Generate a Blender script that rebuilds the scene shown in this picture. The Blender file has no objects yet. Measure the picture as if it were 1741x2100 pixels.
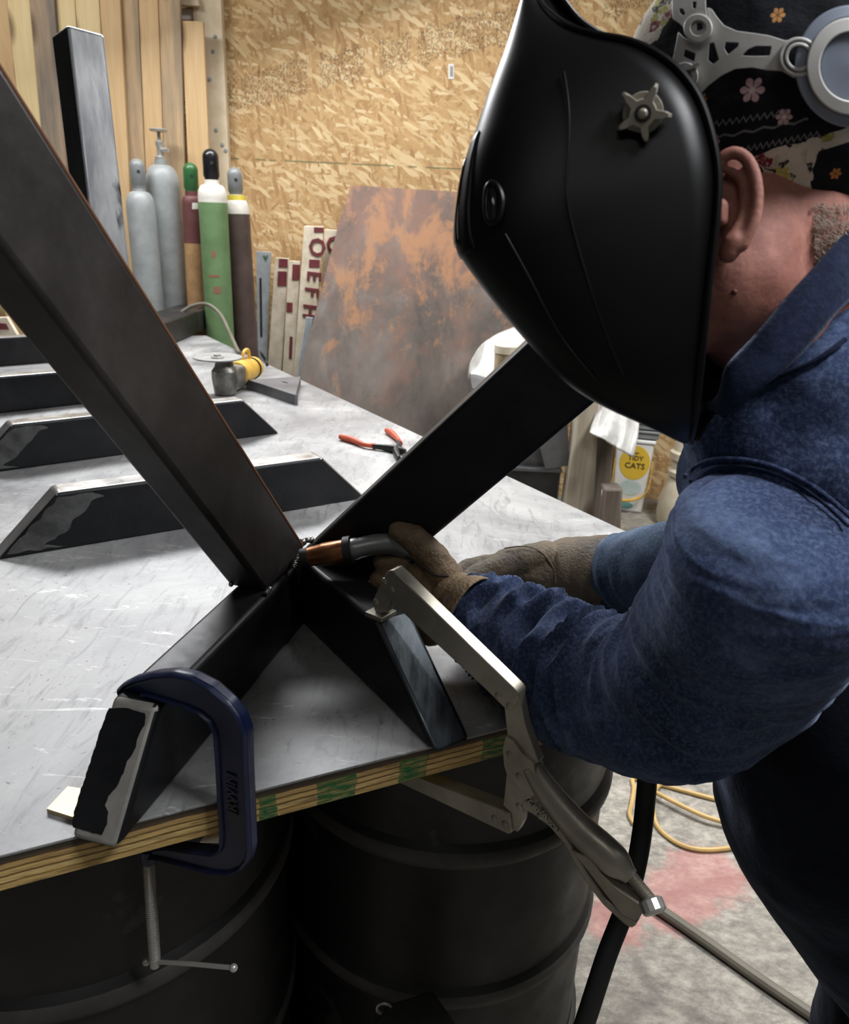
import bpy, bmesh, math, random
import numpy as np
from mathutils import Vector, Matrix, noise

S = bpy.context.scene
COL = S.collection
random.seed(7)

# ---------------------------------------------------------------- camera
F, CX, CY = 1600.0, 870.5, 1050.0
H = 1.46
_dn = np.array([-200.0, 4300.0, F]); _dn /= np.linalg.norm(_dn)
_up = -_dn
_fw = np.array([0, 0, 1.0]); _Y = _fw - _up * _fw.dot(_up); _Y /= np.linalg.norm(_Y)
_X = np.cross(_Y, _up)
R3 = np.array([_X, _Y, _up])                      # camera (x right, y down, z forward) -> world
CAM = np.array([0, 0, H])

cam_data = bpy.data.cameras.new('camera')
cam = bpy.data.objects.new('camera', cam_data); COL.objects.link(cam)
_m = R3 @ np.diag([1, -1, -1])
cam.matrix_world = Matrix(((*_m[0], 0), (*_m[1], 0), (*_m[2], H), (0, 0, 0, 1)))
cam_data.sensor_width = 36.0
cam_data.lens = F / 2100.0 * 36.0
cam_data.clip_start = 0.02
cam_data.dof.use_dof = True
cam_data.dof.focus_distance = 1.02
cam_data.dof.aperture_fstop = 10.0
S.camera = cam

# ---------------------------------------------------------------- light, world, exposure
w = bpy.data.worlds.new('workshop_air'); S.world = w; w.use_nodes = True
w.node_tree.nodes['Background'].inputs[0].default_value = (0.75, 0.85, 1.0, 1)
w.node_tree.nodes['Background'].inputs[1].default_value = 0.035
S.view_settings.view_transform = 'Standard'
S.view_settings.look = 'None'
S.view_settings.gamma = 1.0
S.view_settings.exposure = 0.0
S.view_settings.use_curve_mapping = False

def area(name, loc, target, sx, sy, power, col):
    l = bpy.data.lights.new(name, 'AREA'); l.shape = 'RECTANGLE'; l.size = sx; l.size_y = sy
    l.energy = power; l.color = col
    o = bpy.data.objects.new(name, l); COL.objects.link(o); o.location = loc
    o.rotation_euler = (Vector(target) - Vector(loc)).to_track_quat('-Z', 'Y').to_euler()
    return o
area('shop_and_fill_light', (-1.0, 3.35, 2.9), (-0.4, 1.9, 0.9), 2.0, 0.5, 108, (0.97, 0.98, 1.0))
area('shop_and_fill_light', (0.3, 2.9, 3.05), (-0.1, 4.3, 1.8), 1.2, 0.2, 7, (1.0, 0.98, 0.95)).data.spread = math.radians(120)  # unseen lamp added to wash the strand board wall
area('shop_and_fill_light', (-2.2, 2.7, 3.05), (-1.6, 4.2, 1.7), 1.2, 0.2, 11, (1.0, 0.98, 0.95)).data.spread = math.radians(120)  # another added lamp, lifting the cedar boards
area('shop_and_fill_light', (1.7, 2.2, 3.05), (1.4, 2.1, 0.0), 1.2, 0.5, 63, (0.98, 0.98, 0.98)).data.spread = math.radians(130)  # fill added over the floor on the right
area('shop_and_fill_light', (1.15, 0.25, 2.95), (0.45, 0.62, 1.3), 0.9, 0.4, 19, (0.95, 0.97, 1.0)).data.spread = math.radians(110)  # lamp added and aimed to brighten the welder
area('shop_and_fill_light', (-0.3, -0.9, 3.05), (0.1, 0.6, 0.9), 1.2, 0.3, 4, (1.0, 0.97, 0.92))  # weak fill added behind the camera

# ---------------------------------------------------------------- projections used for placing things at real distances
def ray(px, py):
    return R3 @ np.array([(px - CX) / F, (py - CY) / F, 1.0])
def P(px, py, d):
    return CAM + ray(px, py) * d
def Z(px, py, z):
    r = ray(px, py); return CAM + r * ((z - H) / r[2])
def PY(px, py, y):
    r = ray(px, py); return CAM + r * (y / r[1])
def PL(px, py, p0, n):
    r = ray(px, py); return CAM + r * (np.dot(p0 - CAM, n) / np.dot(r, n))
def nrm(v):
    v = np.array(v, float); return v / np.linalg.norm(v)
def smooth(t):
    t = min(1, max(0, t)); return t * t * (3 - 2 * t)

# ---------------------------------------------------------------- materials
def newmat(name):
    m = bpy.data.materials.new(name); m.use_nodes = True
    nt = m.node_tree; b = nt.nodes['Principled BSDF']
    return m, nt, b
def nd(nt, typ, **kw):
    n = nt.nodes.new(typ)
    for k, v in kw.items():
        if k.startswith('i_'):
            key = k[2:]; key = int(key) if key.isdigit() else key.replace('_', ' ')
            n.inputs[key].default_value = v
        else: setattr(n, k, v)
    return n
def lk(nt, a, b): nt.links.new(a, b)
def coords(nt, scale=(1, 1, 1), rot=(0, 0, 0), src='Object'):
    tc = nd(nt, 'ShaderNodeTexCoord'); mp = nd(nt, 'ShaderNodeMapping')
    mp.inputs['Scale'].default_value = scale; mp.inputs['Rotation'].default_value = rot
    lk(nt, tc.outputs[src], mp.inputs[0]); return mp.outputs[0]
def ntex(nt, vec, scale, detail=4, rough=0.6, dist=0.0):
    n = nd(nt, 'ShaderNodeTexNoise'); n.inputs['Scale'].default_value = scale
    n.inputs['Detail'].default_value = detail; n.inputs['Roughness'].default_value = rough
    n.inputs['Distortion'].default_value = dist
    lk(nt, vec, n.inputs['Vector']); return n.outputs['Fac']
def ramp(nt, fac, stops, interp='LINEAR'):
    r = nd(nt, 'ShaderNodeValToRGB'); r.color_ramp.interpolation = interp
    e = r.color_ramp.elements
    while len(e) < len(stops): e.new(0.5)
    for i, (p, c) in enumerate(stops):
        e[i].position = p
        e[i].color = (c, c, c, 1) if isinstance(c, (int, float)) else (*c, 1)
    lk(nt, fac, r.inputs[0]); return r.outputs[0]
def mixc(nt, fac, a, b, mode='MIX'):
    n = nd(nt, 'ShaderNodeMix', data_type='RGBA', blend_type=mode)
    if isinstance(fac, (int, float)): n.inputs[0].default_value = fac
    else: lk(nt, fac, n.inputs[0])
    for s, i in ((a, 6), (b, 7)):
        if isinstance(s, tuple): n.inputs[i].default_value = (*s, 1)
        else: lk(nt, s, n.inputs[i])
    return n.outputs[2]
def math_(nt, op, a, b=0.0, clamp=False):
    n = nd(nt, 'ShaderNodeMath', operation=op, use_clamp=clamp)
    for s, i in ((a, 0), (b, 1)):
        if isinstance(s, (int, float)): n.inputs[i].default_value = s
        else: lk(nt, s, n.inputs[i])
    return n.outputs[0]
def bump(nt, b, h, strength=0.3, dist=0.01):
    n = nd(nt, 'ShaderNodeBump'); n.inputs['Strength'].default_value = strength
    n.inputs['Distance'].default_value = dist
    lk(nt, h, n.inputs['Height']); lk(nt, n.outputs[0], b.inputs['Normal'])
def rgb(r, g, b):
    f = lambda v: ((v / 255 + 0.055) / 1.055) ** 2.4 if v > 10 else v / 255 / 12.92
    return (f(r), f(g), f(b))
def plain(name, c, rough=0.5, metal=0.0, c2=None, scale=8, bumps=0.0, bscale=60, stretch=(1, 1, 1), spec=0.5, lo=0.35, hi=0.65):
    m, nt, b = newmat(name)
    b.inputs['Roughness'].default_value = rough; b.inputs['Metallic'].default_value = metal
    b.inputs['Specular IOR Level'].default_value = spec
    v = coords(nt, stretch)
    if c2 is None: c2 = tuple(x * 0.75 for x in c)
    col = ramp(nt, ntex(nt, v, scale, 6, 0.65), [(lo, c2), (hi, c)])
    lk(nt, col, b.inputs['Base Color'])
    if bumps: bump(nt, b, ntex(nt, v, bscale, 5), bumps)
    return m

def mat_osb():
    m, nt, b = newmat('osb'); b.inputs['Roughness'].default_value = 0.75
    tc = nd(nt, 'ShaderNodeTexCoord'); obj = tc.outputs['Object']
    warp = nd(nt, 'ShaderNodeTexNoise'); warp.inputs['Scale'].default_value = 5.0; warp.inputs['Detail'].default_value = 2
    lk(nt, obj, warp.inputs['Vector'])
    wv = nd(nt, 'ShaderNodeVectorMath', operation='MULTIPLY_ADD')
    lk(nt, warp.outputs['Color'], wv.inputs[0]); wv.inputs[1].default_value = (0.05, 0, 0.05); lk(nt, obj, wv.inputs[2])
    base = ramp(nt, ntex(nt, obj, 14, 5, 0.7), [(0.3, rgb(168, 132, 86)), (0.7, rgb(196, 162, 114))])
    layers = [((16, 16, 62), 0.9, 0.60), ((18, 16, 70), -0.7, 0.62), ((18, 16, 75), 0.12, 0.66), ((20, 16, 80), -1.75, 0.70), ((17, 16, 66), 0.6, 0.74)]
    cols = [(rgb(204, 174, 128), rgb(182, 148, 102)), (rgb(190, 154, 106), rgb(164, 128, 84)), (rgb(216, 192, 150), rgb(192, 158, 110)), (rgb(162, 124, 80), rgb(198, 164, 116)), (rgb(220, 196, 152), rgb(186, 148, 98))]
    col = base; hsum = None
    for (sc, ry, th), (ca, cb) in zip(layers, cols):
        mp = nd(nt, 'ShaderNodeMapping', vector_type='TEXTURE'); mp.inputs['Rotation'].default_value = (0, ry, 0); mp.inputs['Scale'].default_value = tuple(1 / q for q in sc)
        lk(nt, wv.outputs[0], mp.inputs[0])
        vo = nd(nt, 'ShaderNodeTexVoronoi'); vo.inputs['Scale'].default_value = 0.95; lk(nt, mp.outputs[0], vo.inputs['Vector'])
        sep = nd(nt, 'ShaderNodeSeparateColor'); lk(nt, vo.outputs['Color'], sep.inputs[0])
        chip = mixc(nt, sep.outputs[1], ca, cb)
        mask = math_(nt, 'GREATER_THAN', sep.outputs[0], th)
        col = mixc(nt, mask, col, chip)
        hh = math_(nt, 'MULTIPLY', mask, sep.outputs[2]); hsum = hh if hsum is None else math_(nt, 'ADD', hsum, hh)
    sx = nd(nt, 'ShaderNodeSeparateXYZ'); lk(nt, obj, sx.inputs[0])
    # smudged mill stamp running diagonally, and the green edge line between sheets
    x, z = sx.outputs[0], sx.outputs[2]
    zl = math_(nt, 'ADD', math_(nt, 'MULTIPLY', x, 0.262), 2.36)
    dz = math_(nt, 'ABSOLUTE', math_(nt, 'SUBTRACT', z, zl))
    band = math_(nt, 'LESS_THAN', dz, math_(nt, 'MULTIPLY', ntex(nt, coords(nt, (14, 1, 1)), 1.0, 3), 0.15))
    st = coords(nt, (120, 1, 75)); s1 = math_(nt, 'GREATER_THAN', ntex(nt, st, 1.0, 1), 0.52)
    word = math_(nt, 'GREATER_THAN', ntex(nt, coords(nt, (7, 1, 0.5)), 1.0, 1), 0.42)
    stamp = math_(nt, 'MULTIPLY', math_(nt, 'MULTIPLY', band, s1), math_(nt, 'MULTIPLY', word, 0.5))
    col = mixc(nt, stamp, col, rgb(60, 52, 44))
    seam = math_(nt, 'LESS_THAN', math_(nt, 'ABSOLUTE', math_(nt, 'SUBTRACT', z, 1.718)), 0.0035)
    seam = math_(nt, 'MULTIPLY', seam, math_(nt, 'GREATER_THAN', ntex(nt, coords(nt, (6, 1, 1)), 1.0, 3), 0.42))
    col = mixc(nt, math_(nt, 'MULTIPLY', seam, 0.7), col, rgb(70, 90, 62))
    lk(nt, col, b.inputs['Base Color']); bump(nt, b, hsum, 0.25, 0.003)
    return m

def mat_wood(name, ca, cb, knot=(0.09, 0.045, 0.02), grey=0.0):
    m, nt, b = newmat(name); b.inputs['Roughness'].default_value = 0.7
    v = coords(nt, (22, 22, 1.6))
    g = ntex(nt, v, 1.0, 6, 0.65, 1.2)
    col = ramp(nt, g, [(0.3, cb), (0.7, ca)])
    fine = ntex(nt, coords(nt, (160, 160, 3)), 1.0, 2)
    col = mixc(nt, math_(nt, 'MULTIPLY', fine, 0.35), col, tuple(x * 0.6 for x in cb))
    vo = nd(nt, 'ShaderNodeTexVoronoi'); vo.inputs['Scale'].default_value = 1.0; lk(nt, coords(nt, (7, 7, 3.3)), vo.inputs['Vector'])
    k = ramp(nt, vo.outputs['Distance'], [(0.14, 1.0), (0.30, 0.0)])
    col = mixc(nt, math_(nt, 'MULTIPLY', k, 0.75), col, knot)
    if grey:
        gm = ramp(nt, ntex(nt, coords(nt, (9, 9, 1.2)), 1.0, 4), [(0.42, 0.0), (0.6, 1.0)])
        col = mixc(nt, math_(nt, 'MULTIPLY', gm, grey), col, rgb(112, 105, 98))
    lk(nt, col, b.inputs['Base Color']); return m

def mat_steel(name, c1, c2, rough=0.38, metal=0.75, scale=5, patch=None, stretch=(1, 1, 1)):
    m, nt, b = newmat(name)
    v = coords(nt, stretch); n1 = ntex(nt, v, scale, 7, 0.65, 0.3)
    col = ramp(nt, n1, [(0.35, c1), (0.68, c2)])
    if patch:
        c3, th, ps = patch
        msk = ramp(nt, ntex(nt, v, ps, 5, 0.6), [(th, 0.0), (th + 0.04, 1.0)])
        col = mixc(nt, msk, col, c3)
    sp = ramp(nt, ntex(nt, v, 330, 2), [(0.72, 0.0), (0.78, 1.0)])
    col = mixc(nt, math_(nt, 'MULTIPLY', sp, 0.25), col, (0.3, 0.29, 0.27))
    lk(nt, col, b.inputs['Base Color'])
    rr = ramp(nt, ntex(nt, v, scale * 3, 5), [(0.3, rough - 0.08), (0.7, rough + 0.12)])
    lk(nt, rr, b.inputs['Roughness']); b.inputs['Metallic'].default_value = metal
    bump(nt, b, ntex(nt, v, 90, 4), 0.06, 0.002)
    return m

def mat_tabletop():
    m, nt, b = newmat('plate_steel')
    v = coords(nt)
    n1 = ntex(nt, v, 2.6, 9, 0.68, 0.6)
    col = ramp(nt, n1, [(0.32, rgb(112, 112, 114)), (0.5, rgb(150, 150, 150)), (0.66, rgb(178, 178, 176))])
    n2 = ntex(nt, coords(nt, (40, 9, 9), (0, 0, 0.5)), 1.0, 6, 0.7, 1.5)
    col = mixc(nt, ramp(nt, n2, [(0.52, 0.0), (0.7, 0.6)]), col, rgb(96, 97, 100))
    n3 = ntex(nt, v, 130, 4, 0.7)
    col = mixc(nt, ramp(nt, n3, [(0.64, 0.0), (0.70, 0.75)]), col, rgb(60, 58, 56))
    n4 = ntex(nt, coords(nt, (6, 30, 6), (0, 0, -0.4)), 1.0, 7, 0.75, 2.5)
    col = mixc(nt, ramp(nt, n4, [(0.6, 0.0), (0.68, 0.5)]), col, rgb(226, 226, 224))
    lk(nt, col, b.inputs['Base Color']); b.inputs['Metallic'].default_value = 0.35
    lk(nt, ramp(nt, n1, [(0.3, 0.42), (0.7, 0.62)]), b.inputs['Roughness'])
    bump(nt, b, ntex(nt, v, 60, 5), 0.05, 0.002)
    return m

def mat_concrete():
    m, nt, b = newmat('concrete'); b.inputs['Roughness'].default_value = 0.8
    v = coords(nt)
    n = ntex(nt, coords(nt, (1, 1.7, 1), (0, 0, 0.5)), 24, 12, 0.82, 0.1)
    col = ramp(nt, n, [(0.34, rgb(96, 93, 88)), (0.5, rgb(146, 141, 131)), (0.66, rgb(190, 184, 172))])
    n2 = ntex(nt, v, 2.0, 3)
    col = mixc(nt, ramp(nt, n2, [(0.4, 0.0), (0.7, 0.35)]), col, rgb(112, 106, 98))
    cr = nd(nt, 'ShaderNodeTexVoronoi', feature='DISTANCE_TO_EDGE'); cr.inputs['Scale'].default_value = 1.1
    lk(nt, coords(nt, (1, 1.8, 1), (0, 0, 0.6)), cr.inputs['Vector'])
    ck = math_(nt, 'MULTIPLY', ramp(nt, cr.outputs['Distance'], [(0.006, 1.0), (0.02, 0.0)]), 0.45)
    col = mixc(nt, ck, col, rgb(98, 94, 88))
    geo = nd(nt, 'ShaderNodeNewGeometry')
    red = None
    for px, py, r in ((1400, 1830, 0.10), (1450, 1790, 0.11), (1370, 1875, 0.07), (1260, 1890, 0.08)):
        c = Z(px, py, 0)
        d = nd(nt, 'ShaderNodeVectorMath', operation='DISTANCE'); lk(nt, geo.outputs['Position'], d.inputs[0]); d.inputs[1].default_value = tuple(c)
        k = math_(nt, 'ADD', math_(nt, 'DIVIDE', d.outputs['Value'], r), math_(nt, 'SUBTRACT', ntex(nt, v, 30, 5), 0.5))
        mk = ramp(nt, k, [(0.65, 1.0), (1.0, 0.0)])
        red = mk if red is None else math_(nt, 'MAXIMUM', red, mk)
    col = mixc(nt, math_(nt, 'MULTIPLY', red, 0.38), col, rgb(196, 112, 108))
    lk(nt, col, b.inputs['Base Color']); bump(nt, b, n, 0.12, 0.004)
    return m

def mat_rust():
    m, nt, b = newmat('rusty_plate'); b.inputs['Roughness'].default_value = 0.6; b.inputs['Metallic'].default_value = 0.2
    v = coords(nt, (1, 1, 0.55))
    n1 = ntex(nt, v, 3.0, 8, 0.65, 0.4)
    col = ramp(nt, n1, [(0.32, rgb(66, 58, 53)), (0.5, rgb(92, 82, 75)), (0.68, rgb(118, 110, 104))])
    n2 = ntex(nt, v, 4.2, 9, 0.7, 0.3)
    hz = nd(nt, 'ShaderNodeSeparateXYZ'); lk(nt, coords(nt), hz.inputs[0])
    up = math_(nt, 'MULTIPLY', ramp(nt, math_(nt, 'DIVIDE', hz.outputs[2], 1.7), [(0.35, 0.0), (0.75, 1.0)]), 0.17)
    k = math_(nt, 'ADD', n2, math_(nt, 'SUBTRACT', up, 0.06))
    col = mixc(nt, ramp(nt, k, [(0.50, 0.0), (0.66, 0.75)]), col, rgb(118, 86, 72))
    n3 = ntex(nt, coords(nt, (1.3, 1, 0.7)), 5.5, 10, 0.74, 0.35)
    k3 = math_(nt, 'ADD', n3, math_(nt, 'SUBTRACT', up, 0.05))
    col = mixc(nt, ramp(nt, k3, [(0.58, 0.0), (0.69, 0.8)]), col, rgb(154, 110, 74))
    n4 = ntex(nt, coords(nt, (1, 1, 0.35)), 7, 4)
    col = mixc(nt, ramp(nt, n4, [(0.6, 0.0), (0.75, 0.4)]), col, rgb(110, 108, 106))
    lk(nt, col, b.inputs['Base Color']); return m

def mat_denim(name, c1, c2, c3):
    m, nt, b = newmat(name); b.inputs['Roughness'].default_value = 0.95
    b.inputs['Specular IOR Level'].default_value = 0.1
    v = coords(nt)
    n1 = ntex(nt, v, 9, 7, 0.7)
    col = ramp(nt, n1, [(0.32, c1), (0.55, c2), (0.8, c3)])
    n2 = ntex(nt, v, 260, 3, 0.7)
    col = mixc(nt, ramp(nt, n2, [(0.45, 0.0), (0.75, 0.55)]), col, c3)
    lk(nt, col, b.inputs['Base Color'])
    b.inputs['Sheen Weight'].default_value = 0.25; b.inputs['Sheen Roughness'].default_value = 0.4
    b.inputs['Sheen Tint'].default_value = (0.55, 0.65, 0.9, 1)
    h = math_(nt, 'ADD', math_(nt, 'MULTIPLY', ntex(nt, v, 30, 4), 1.0), math_(nt, 'MULTIPLY', n2, 0.2))
    bump(nt, b, h, 0.35, 0.006); return m

def mat_leather(name, c1, c2):
    m, nt, b = newmat(name); b.inputs['Roughness'].default_value = 0.62
    v = coords(nt)
    col = ramp(nt, ntex(nt, v, 14, 7, 0.7, 0.6), [(0.32, c1), (0.62, c2)])
    lk(nt, col, b.inputs['Base Color'])
    vo = nd(nt, 'ShaderNodeTexVoronoi'); vo.inputs['Scale'].default_value = 260; lk(nt, v, vo.inputs['Vector'])
    wr = ntex(nt, coords(nt, (1, 1, 1)), 45, 6, 0.7, 2.0)
    h = math_(nt, 'ADD', math_(nt, 'MULTIPLY', vo.outputs['Distance'], 0.5), math_(nt, 'MULTIPLY', wr, 1.4))
    bump(nt, b, h, 0.55, 0.004); return m

def mat_skin():
    m, nt, b = newmat('skin'); b.inputs['Roughness'].default_value = 0.68
    v = coords(nt)
    col = ramp(nt, ntex(nt, v, 26, 6, 0.7), [(0.3, rgb(128, 78, 68)), (0.55, rgb(160, 106, 92)), (0.75, rgb(184, 130, 114))])
    geo = nd(nt, 'ShaderNodeNewGeometry')
    d = nd(nt, 'ShaderNodeVectorMath', operation='DISTANCE'); lk(nt, geo.outputs['Position'], d.inputs[0]); d.inputs[1].default_value = tuple(P(1506, 599, 0.545))
    col = mixc(nt, ramp(nt, d.outputs['Value'], [(0.03, 1.0), (0.031, 0.0)]) if False else 0.0, col, (0.1, 0.02, 0.02))
    lk(nt, col, b.inputs['Base Color'])
    b.inputs['Subsurface Weight'].default_value = 0.12; b.inputs['Subsurface Radius'].default_value = (0.01, 0.004, 0.002)
    bump(nt, b, ntex(nt, v, 120, 5), 0.25, 0.003); return m

def mat_cap():
    # printed cotton: black ground, small flowers, zigzag stitch lines, pale speckled panels (UV = side view of the cap in px / 100)
    m, nt, b = newmat('printed_cotton'); b.inputs['Roughness'].default_value = 0.9; b.inputs['Specular IOR Level'].default_value = 0.2
    uv = nd(nt, 'ShaderNodeTexCoord').outputs['UV']
    sp = nd(nt, 'ShaderNodeSeparateXYZ'); lk(nt, uv, sp.inputs[0]); u, v = sp.outputs[0], sp.outputs[1]
    mp = nd(nt, 'ShaderNodeMapping'); lk(nt, uv, mp.inputs[0])
    col = ramp(nt, ntex(nt, mp.outputs[0], 1.2, 4), [(0.3, rgb(14, 15, 19)), (0.7, rgb(34, 36, 42))])
    # pale speckled print
    vo = nd(nt, 'ShaderNodeTexVoronoi'); vo.inputs['Scale'].default_value = 5.5; lk(nt, uv, vo.inputs['Vector'])
    sc = nd(nt, 'ShaderNodeSeparateColor'); lk(nt, vo.outputs['Color'], sc.inputs[0])
    pr = ramp(nt, sc.outputs[0], [(0.0, rgb(214, 206, 190)), (0.58, rgb(190, 182, 160)), (0.72, rgb(36, 34, 36)), (0.82, rgb(120, 40, 52)), (0.9, rgb(160, 156, 70)), (0.96, rgb(228, 222, 210))], 'CONSTANT')
    pr = mixc(nt, ramp(nt, ntex(nt, uv, 14, 4), [(0.5, 0.0), (0.62, 0.8)]), pr, rgb(206, 198, 184))
    edge = math_(nt, 'ADD', 3.18, math_(nt, 'MULTIPLY', math_(nt, 'SUBTRACT', u, 15.6), -0.32))   # lower band: v (down) greater than this line
    wob = math_(nt, 'MULTIPLY', math_(nt, 'SUBTRACT', ntex(nt, uv, 2.2, 3), 0.5), 0.35)
    lowband = math_(nt, 'GREATER_THAN', math_(nt, 'ADD', v, wob), edge)
    dk = math_(nt, 'MULTIPLY', math_(nt, 'GREATER_THAN', math_(nt, 'ADD', u, wob), 16.95), math_(nt, 'GREATER_THAN', v, math_(nt, 'ADD', edge, 0.30)))
    lowband = math_(nt, 'MULTIPLY', lowband, math_(nt, 'SUBTRACT', 1.0, dk))
    front = math_(nt, 'LESS_THAN', math_(nt, 'ADD', math_(nt, 'MULTIPLY', v, 0.75), math_(nt, 'ADD', u, wob)), 13.85)
    col = mixc(nt, math_(nt, 'MAXIMUM', lowband, front), col, pr)
    def flower(cx, cy, r, c, cc, n=6):
        global _f
        x = math_(nt, 'SUBTRACT', u, cx); y = math_(nt, 'SUBTRACT', v, cy)
        rr = math_(nt, 'SQRT', math_(nt, 'ADD', math_(nt, 'MULTIPLY', x, x), math_(nt, 'MULTIPLY', y, y)))
        an = math_(nt, 'ARCTAN2', y, x)
        lim = math_(nt, 'MULTIPLY', math_(nt, 'ADD', 0.62, math_(nt, 'MULTIPLY', 0.4, math_(nt, 'ABSOLUTE', math_(nt, 'COSINE', math_(nt, 'MULTIPLY', an, n / 2))))), r)
        thin = math_(nt, 'GREATER_THAN', math_(nt, 'ABSOLUTE', math_(nt, 'COSINE', math_(nt, 'MULTIPLY', an, n / 2))), 0.25)
        msk = math_(nt, 'MULTIPLY', math_(nt, 'LESS_THAN', rr, lim), thin)
        c0 = math_(nt, 'LESS_THAN', rr, r * 0.24)
        return msk, c0, c, cc
    for cx, cy, r, c, cc in ((15.42, 1.90, .24, rgb(206, 168, 172), rgb(220, 200, 180)), (16.13, 2.40, .16, rgb(196, 166, 164), rgb(220, 205, 190)),
                             (15.66, 0.56, .14, rgb(196, 142, 88), rgb(120, 80, 40)), (14.42, 2.06, .12, rgb(170, 124, 72), rgb(90, 60, 30)),
                             (14.78, 2.88, .15, rgb(200, 150, 160), rgb(210, 160, 165)), (16.30, 0.02, .18, rgb(176, 214, 214), rgb(220, 230, 225)),
                             (16.3, 3.55, .2, rgb(196, 186, 92), rgb(220, 200, 120)), (17.4, 3.5, .12, rgb(206, 140, 80), rgb(150, 90, 40))):
        mk, c0, c, cc = flower(cx, cy, r, c, cc)
        col = mixc(nt, mk, col, c); col = mixc(nt, c0, col, cc)
    for v0, a, fq, sl, u0, u1 in ((2.38, .055, 7.5, -0.16, 14.6, 16.2), (2.98, .055, 8.5, -0.22, 14.9, 16.9), (2.66, .03, 2.6, -0.2, 14.8, 16.6)):
        tri = math_(nt, 'PINGPONG', math_(nt, 'MULTIPLY', u, fq), 0.5)
        yl = math_(nt, 'ADD', v0, math_(nt, 'ADD', math_(nt, 'MULTIPLY', math_(nt, 'SUBTRACT', u, 15.4), sl), math_(nt, 'MULTIPLY', tri, a * 4)))
        ln = math_(nt, 'LESS_THAN', math_(nt, 'ABSOLUTE', math_(nt, 'SUBTRACT', v, yl)), 0.022)
        ln = math_(nt, 'MULTIPLY', ln, math_(nt, 'MULTIPLY', math_(nt, 'GREATER_THAN', u, u0), math_(nt, 'LESS_THAN', u, u1)))
        col = mixc(nt, math_(nt, 'MULTIPLY', ln, 0.6), col, rgb(150, 150, 150))
    lk(nt, col, b.inputs['Base Color'])
    bump(nt, b, ntex(nt, uv, 4, 5), 0.3, 0.004)
    return m

M = {}
M['osb'] = mat_osb()
M['cedar'] = mat_wood('cedar_board', rgb(226, 196, 150), rgb(200, 162, 114))
M['cedar_pale'] = mat_wood('pale_cedar_board', rgb(240, 220, 172), rgb(222, 192, 138))
M['cedar_grey'] = mat_wood('weathered_cedar_board', rgb(190, 166, 136), rgb(164, 138, 110), grey=0.9)
M['cedar_mix'] = mat_wood('streaked_cedar_board', rgb(220, 190, 146), rgb(196, 160, 116), grey=0.6)
M['post'] = plain('painted_timber', rgb(224, 208, 180), 0.6, c2=rgb(206, 188, 156), scale=12)
M['old_wood'] = mat_wood('weathered_timber', rgb(206, 196, 178), rgb(160, 148, 130), grey=0.4)
M['dark_wood'] = mat_wood('dark_timber', rgb(120, 108, 96), rgb(78, 68, 60), grey=0.6)
M['concrete'] = mat_concrete()
M['table'] = mat_tabletop()
M['mill'] = mat_steel('mill_scale_steel', (0.010, 0.011, 0.013), (0.028, 0.028, 0.030), 0.42, 0.55, 6)
M['mill_warm'] = mat_steel('rolled_steel', (0.020, 0.018, 0.017), (0.055, 0.049, 0.046), 0.45, 0.5, 5)
M['ground'] = mat_steel('ground_and_lit_steel', (0.32, 0.31, 0.30), (0.55, 0.54, 0.52), 0.34, 0.8, 9)
M['bright'] = mat_steel('lit_face_steel', (0.22, 0.225, 0.24), (0.62, 0.63, 0.64), 0.35, 0.45, 7, patch=((0.05, 0.05, 0.055), 0.55, 6), stretch=(1, 1, 0.3))  # front of the upright tube: bright reflection put into the base colour
M['endcap'] = mat_steel('ground_end_steel', (0.20, 0.19, 0.17), (0.34, 0.32, 0.29), 0.45, 0.3, 16)
M['edge'] = mat_steel('worn_edge_steel', (0.10, 0.10, 0.10), (0.45, 0.45, 0.45), 0.3, 0.7, 14)
M['edge_rust'] = plain('rust_edge', rgb(120, 82, 58), 0.6, 0.2)
M['rust'] = mat_rust()
M['drum'] = mat_steel('drum_paint', (0.006, 0.006, 0.006), (0.014, 0.0135, 0.013), 0.48, 0.05, 5, patch=((0.045, 0.043, 0.041), 0.63, 7))
M['hoop'] = mat_steel('dusty_hoop_paint', (0.045, 0.042, 0.038), (0.085, 0.08, 0.074), 0.55, 0.1, 8)
M['clamp_blue'] = mat_steel('blue_enamel', (0.005, 0.009, 0.034), (0.010, 0.018, 0.066), 0.35, 0.1, 10, patch=((0.02, 0.016, 0.014), 0.6, 16))
M['nickel'] = mat_steel('nickel_plate', (0.30, 0.275, 0.225), (0.46, 0.43, 0.36), 0.36, 0.55, 14)
M['zinc'] = plain('zinc_plate', (0.62, 0.61, 0.58), 0.3, 0.6)
M['copper'] = mat_steel('copper_nozzle', (0.22, 0.085, 0.035), (0.42, 0.18, 0.08), 0.3, 0.9, 20, patch=((0.04, 0.03, 0.025), 0.6, 30))
M['rubber'] = plain('black_rubber', (0.012, 0.012, 0.013), 0.6)
M['grey_sleeve'] = plain('grey_sleeve', rgb(132, 134, 132), 0.35, 0.5)
M['shell'] = plain('black_nylon', (0.0042, 0.0042, 0.0046), 0.38, 0.0, c2=(0.003, 0.003, 0.0035), scale=4, spec=0.18)
M['shell_in'] = plain('charcoal_nylon', (0.03, 0.03, 0.033), 0.5)
M['lens'] = plain('dark_glass', (0.006, 0.007, 0.007), 0.08)
M['grey_plastic'] = plain('grey_nylon', rgb(196, 194, 190), 0.45, c2=rgb(178, 176, 172), scale=3)
M['clear_grey'] = plain('smoke_plastic', rgb(150, 158, 172), 0.3, c2=rgb(110, 118, 134), scale=2)
M['knob'] = plain('knob_nylon', rgb(172, 166, 152), 0.4, c2=rgb(128, 122, 110))
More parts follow.
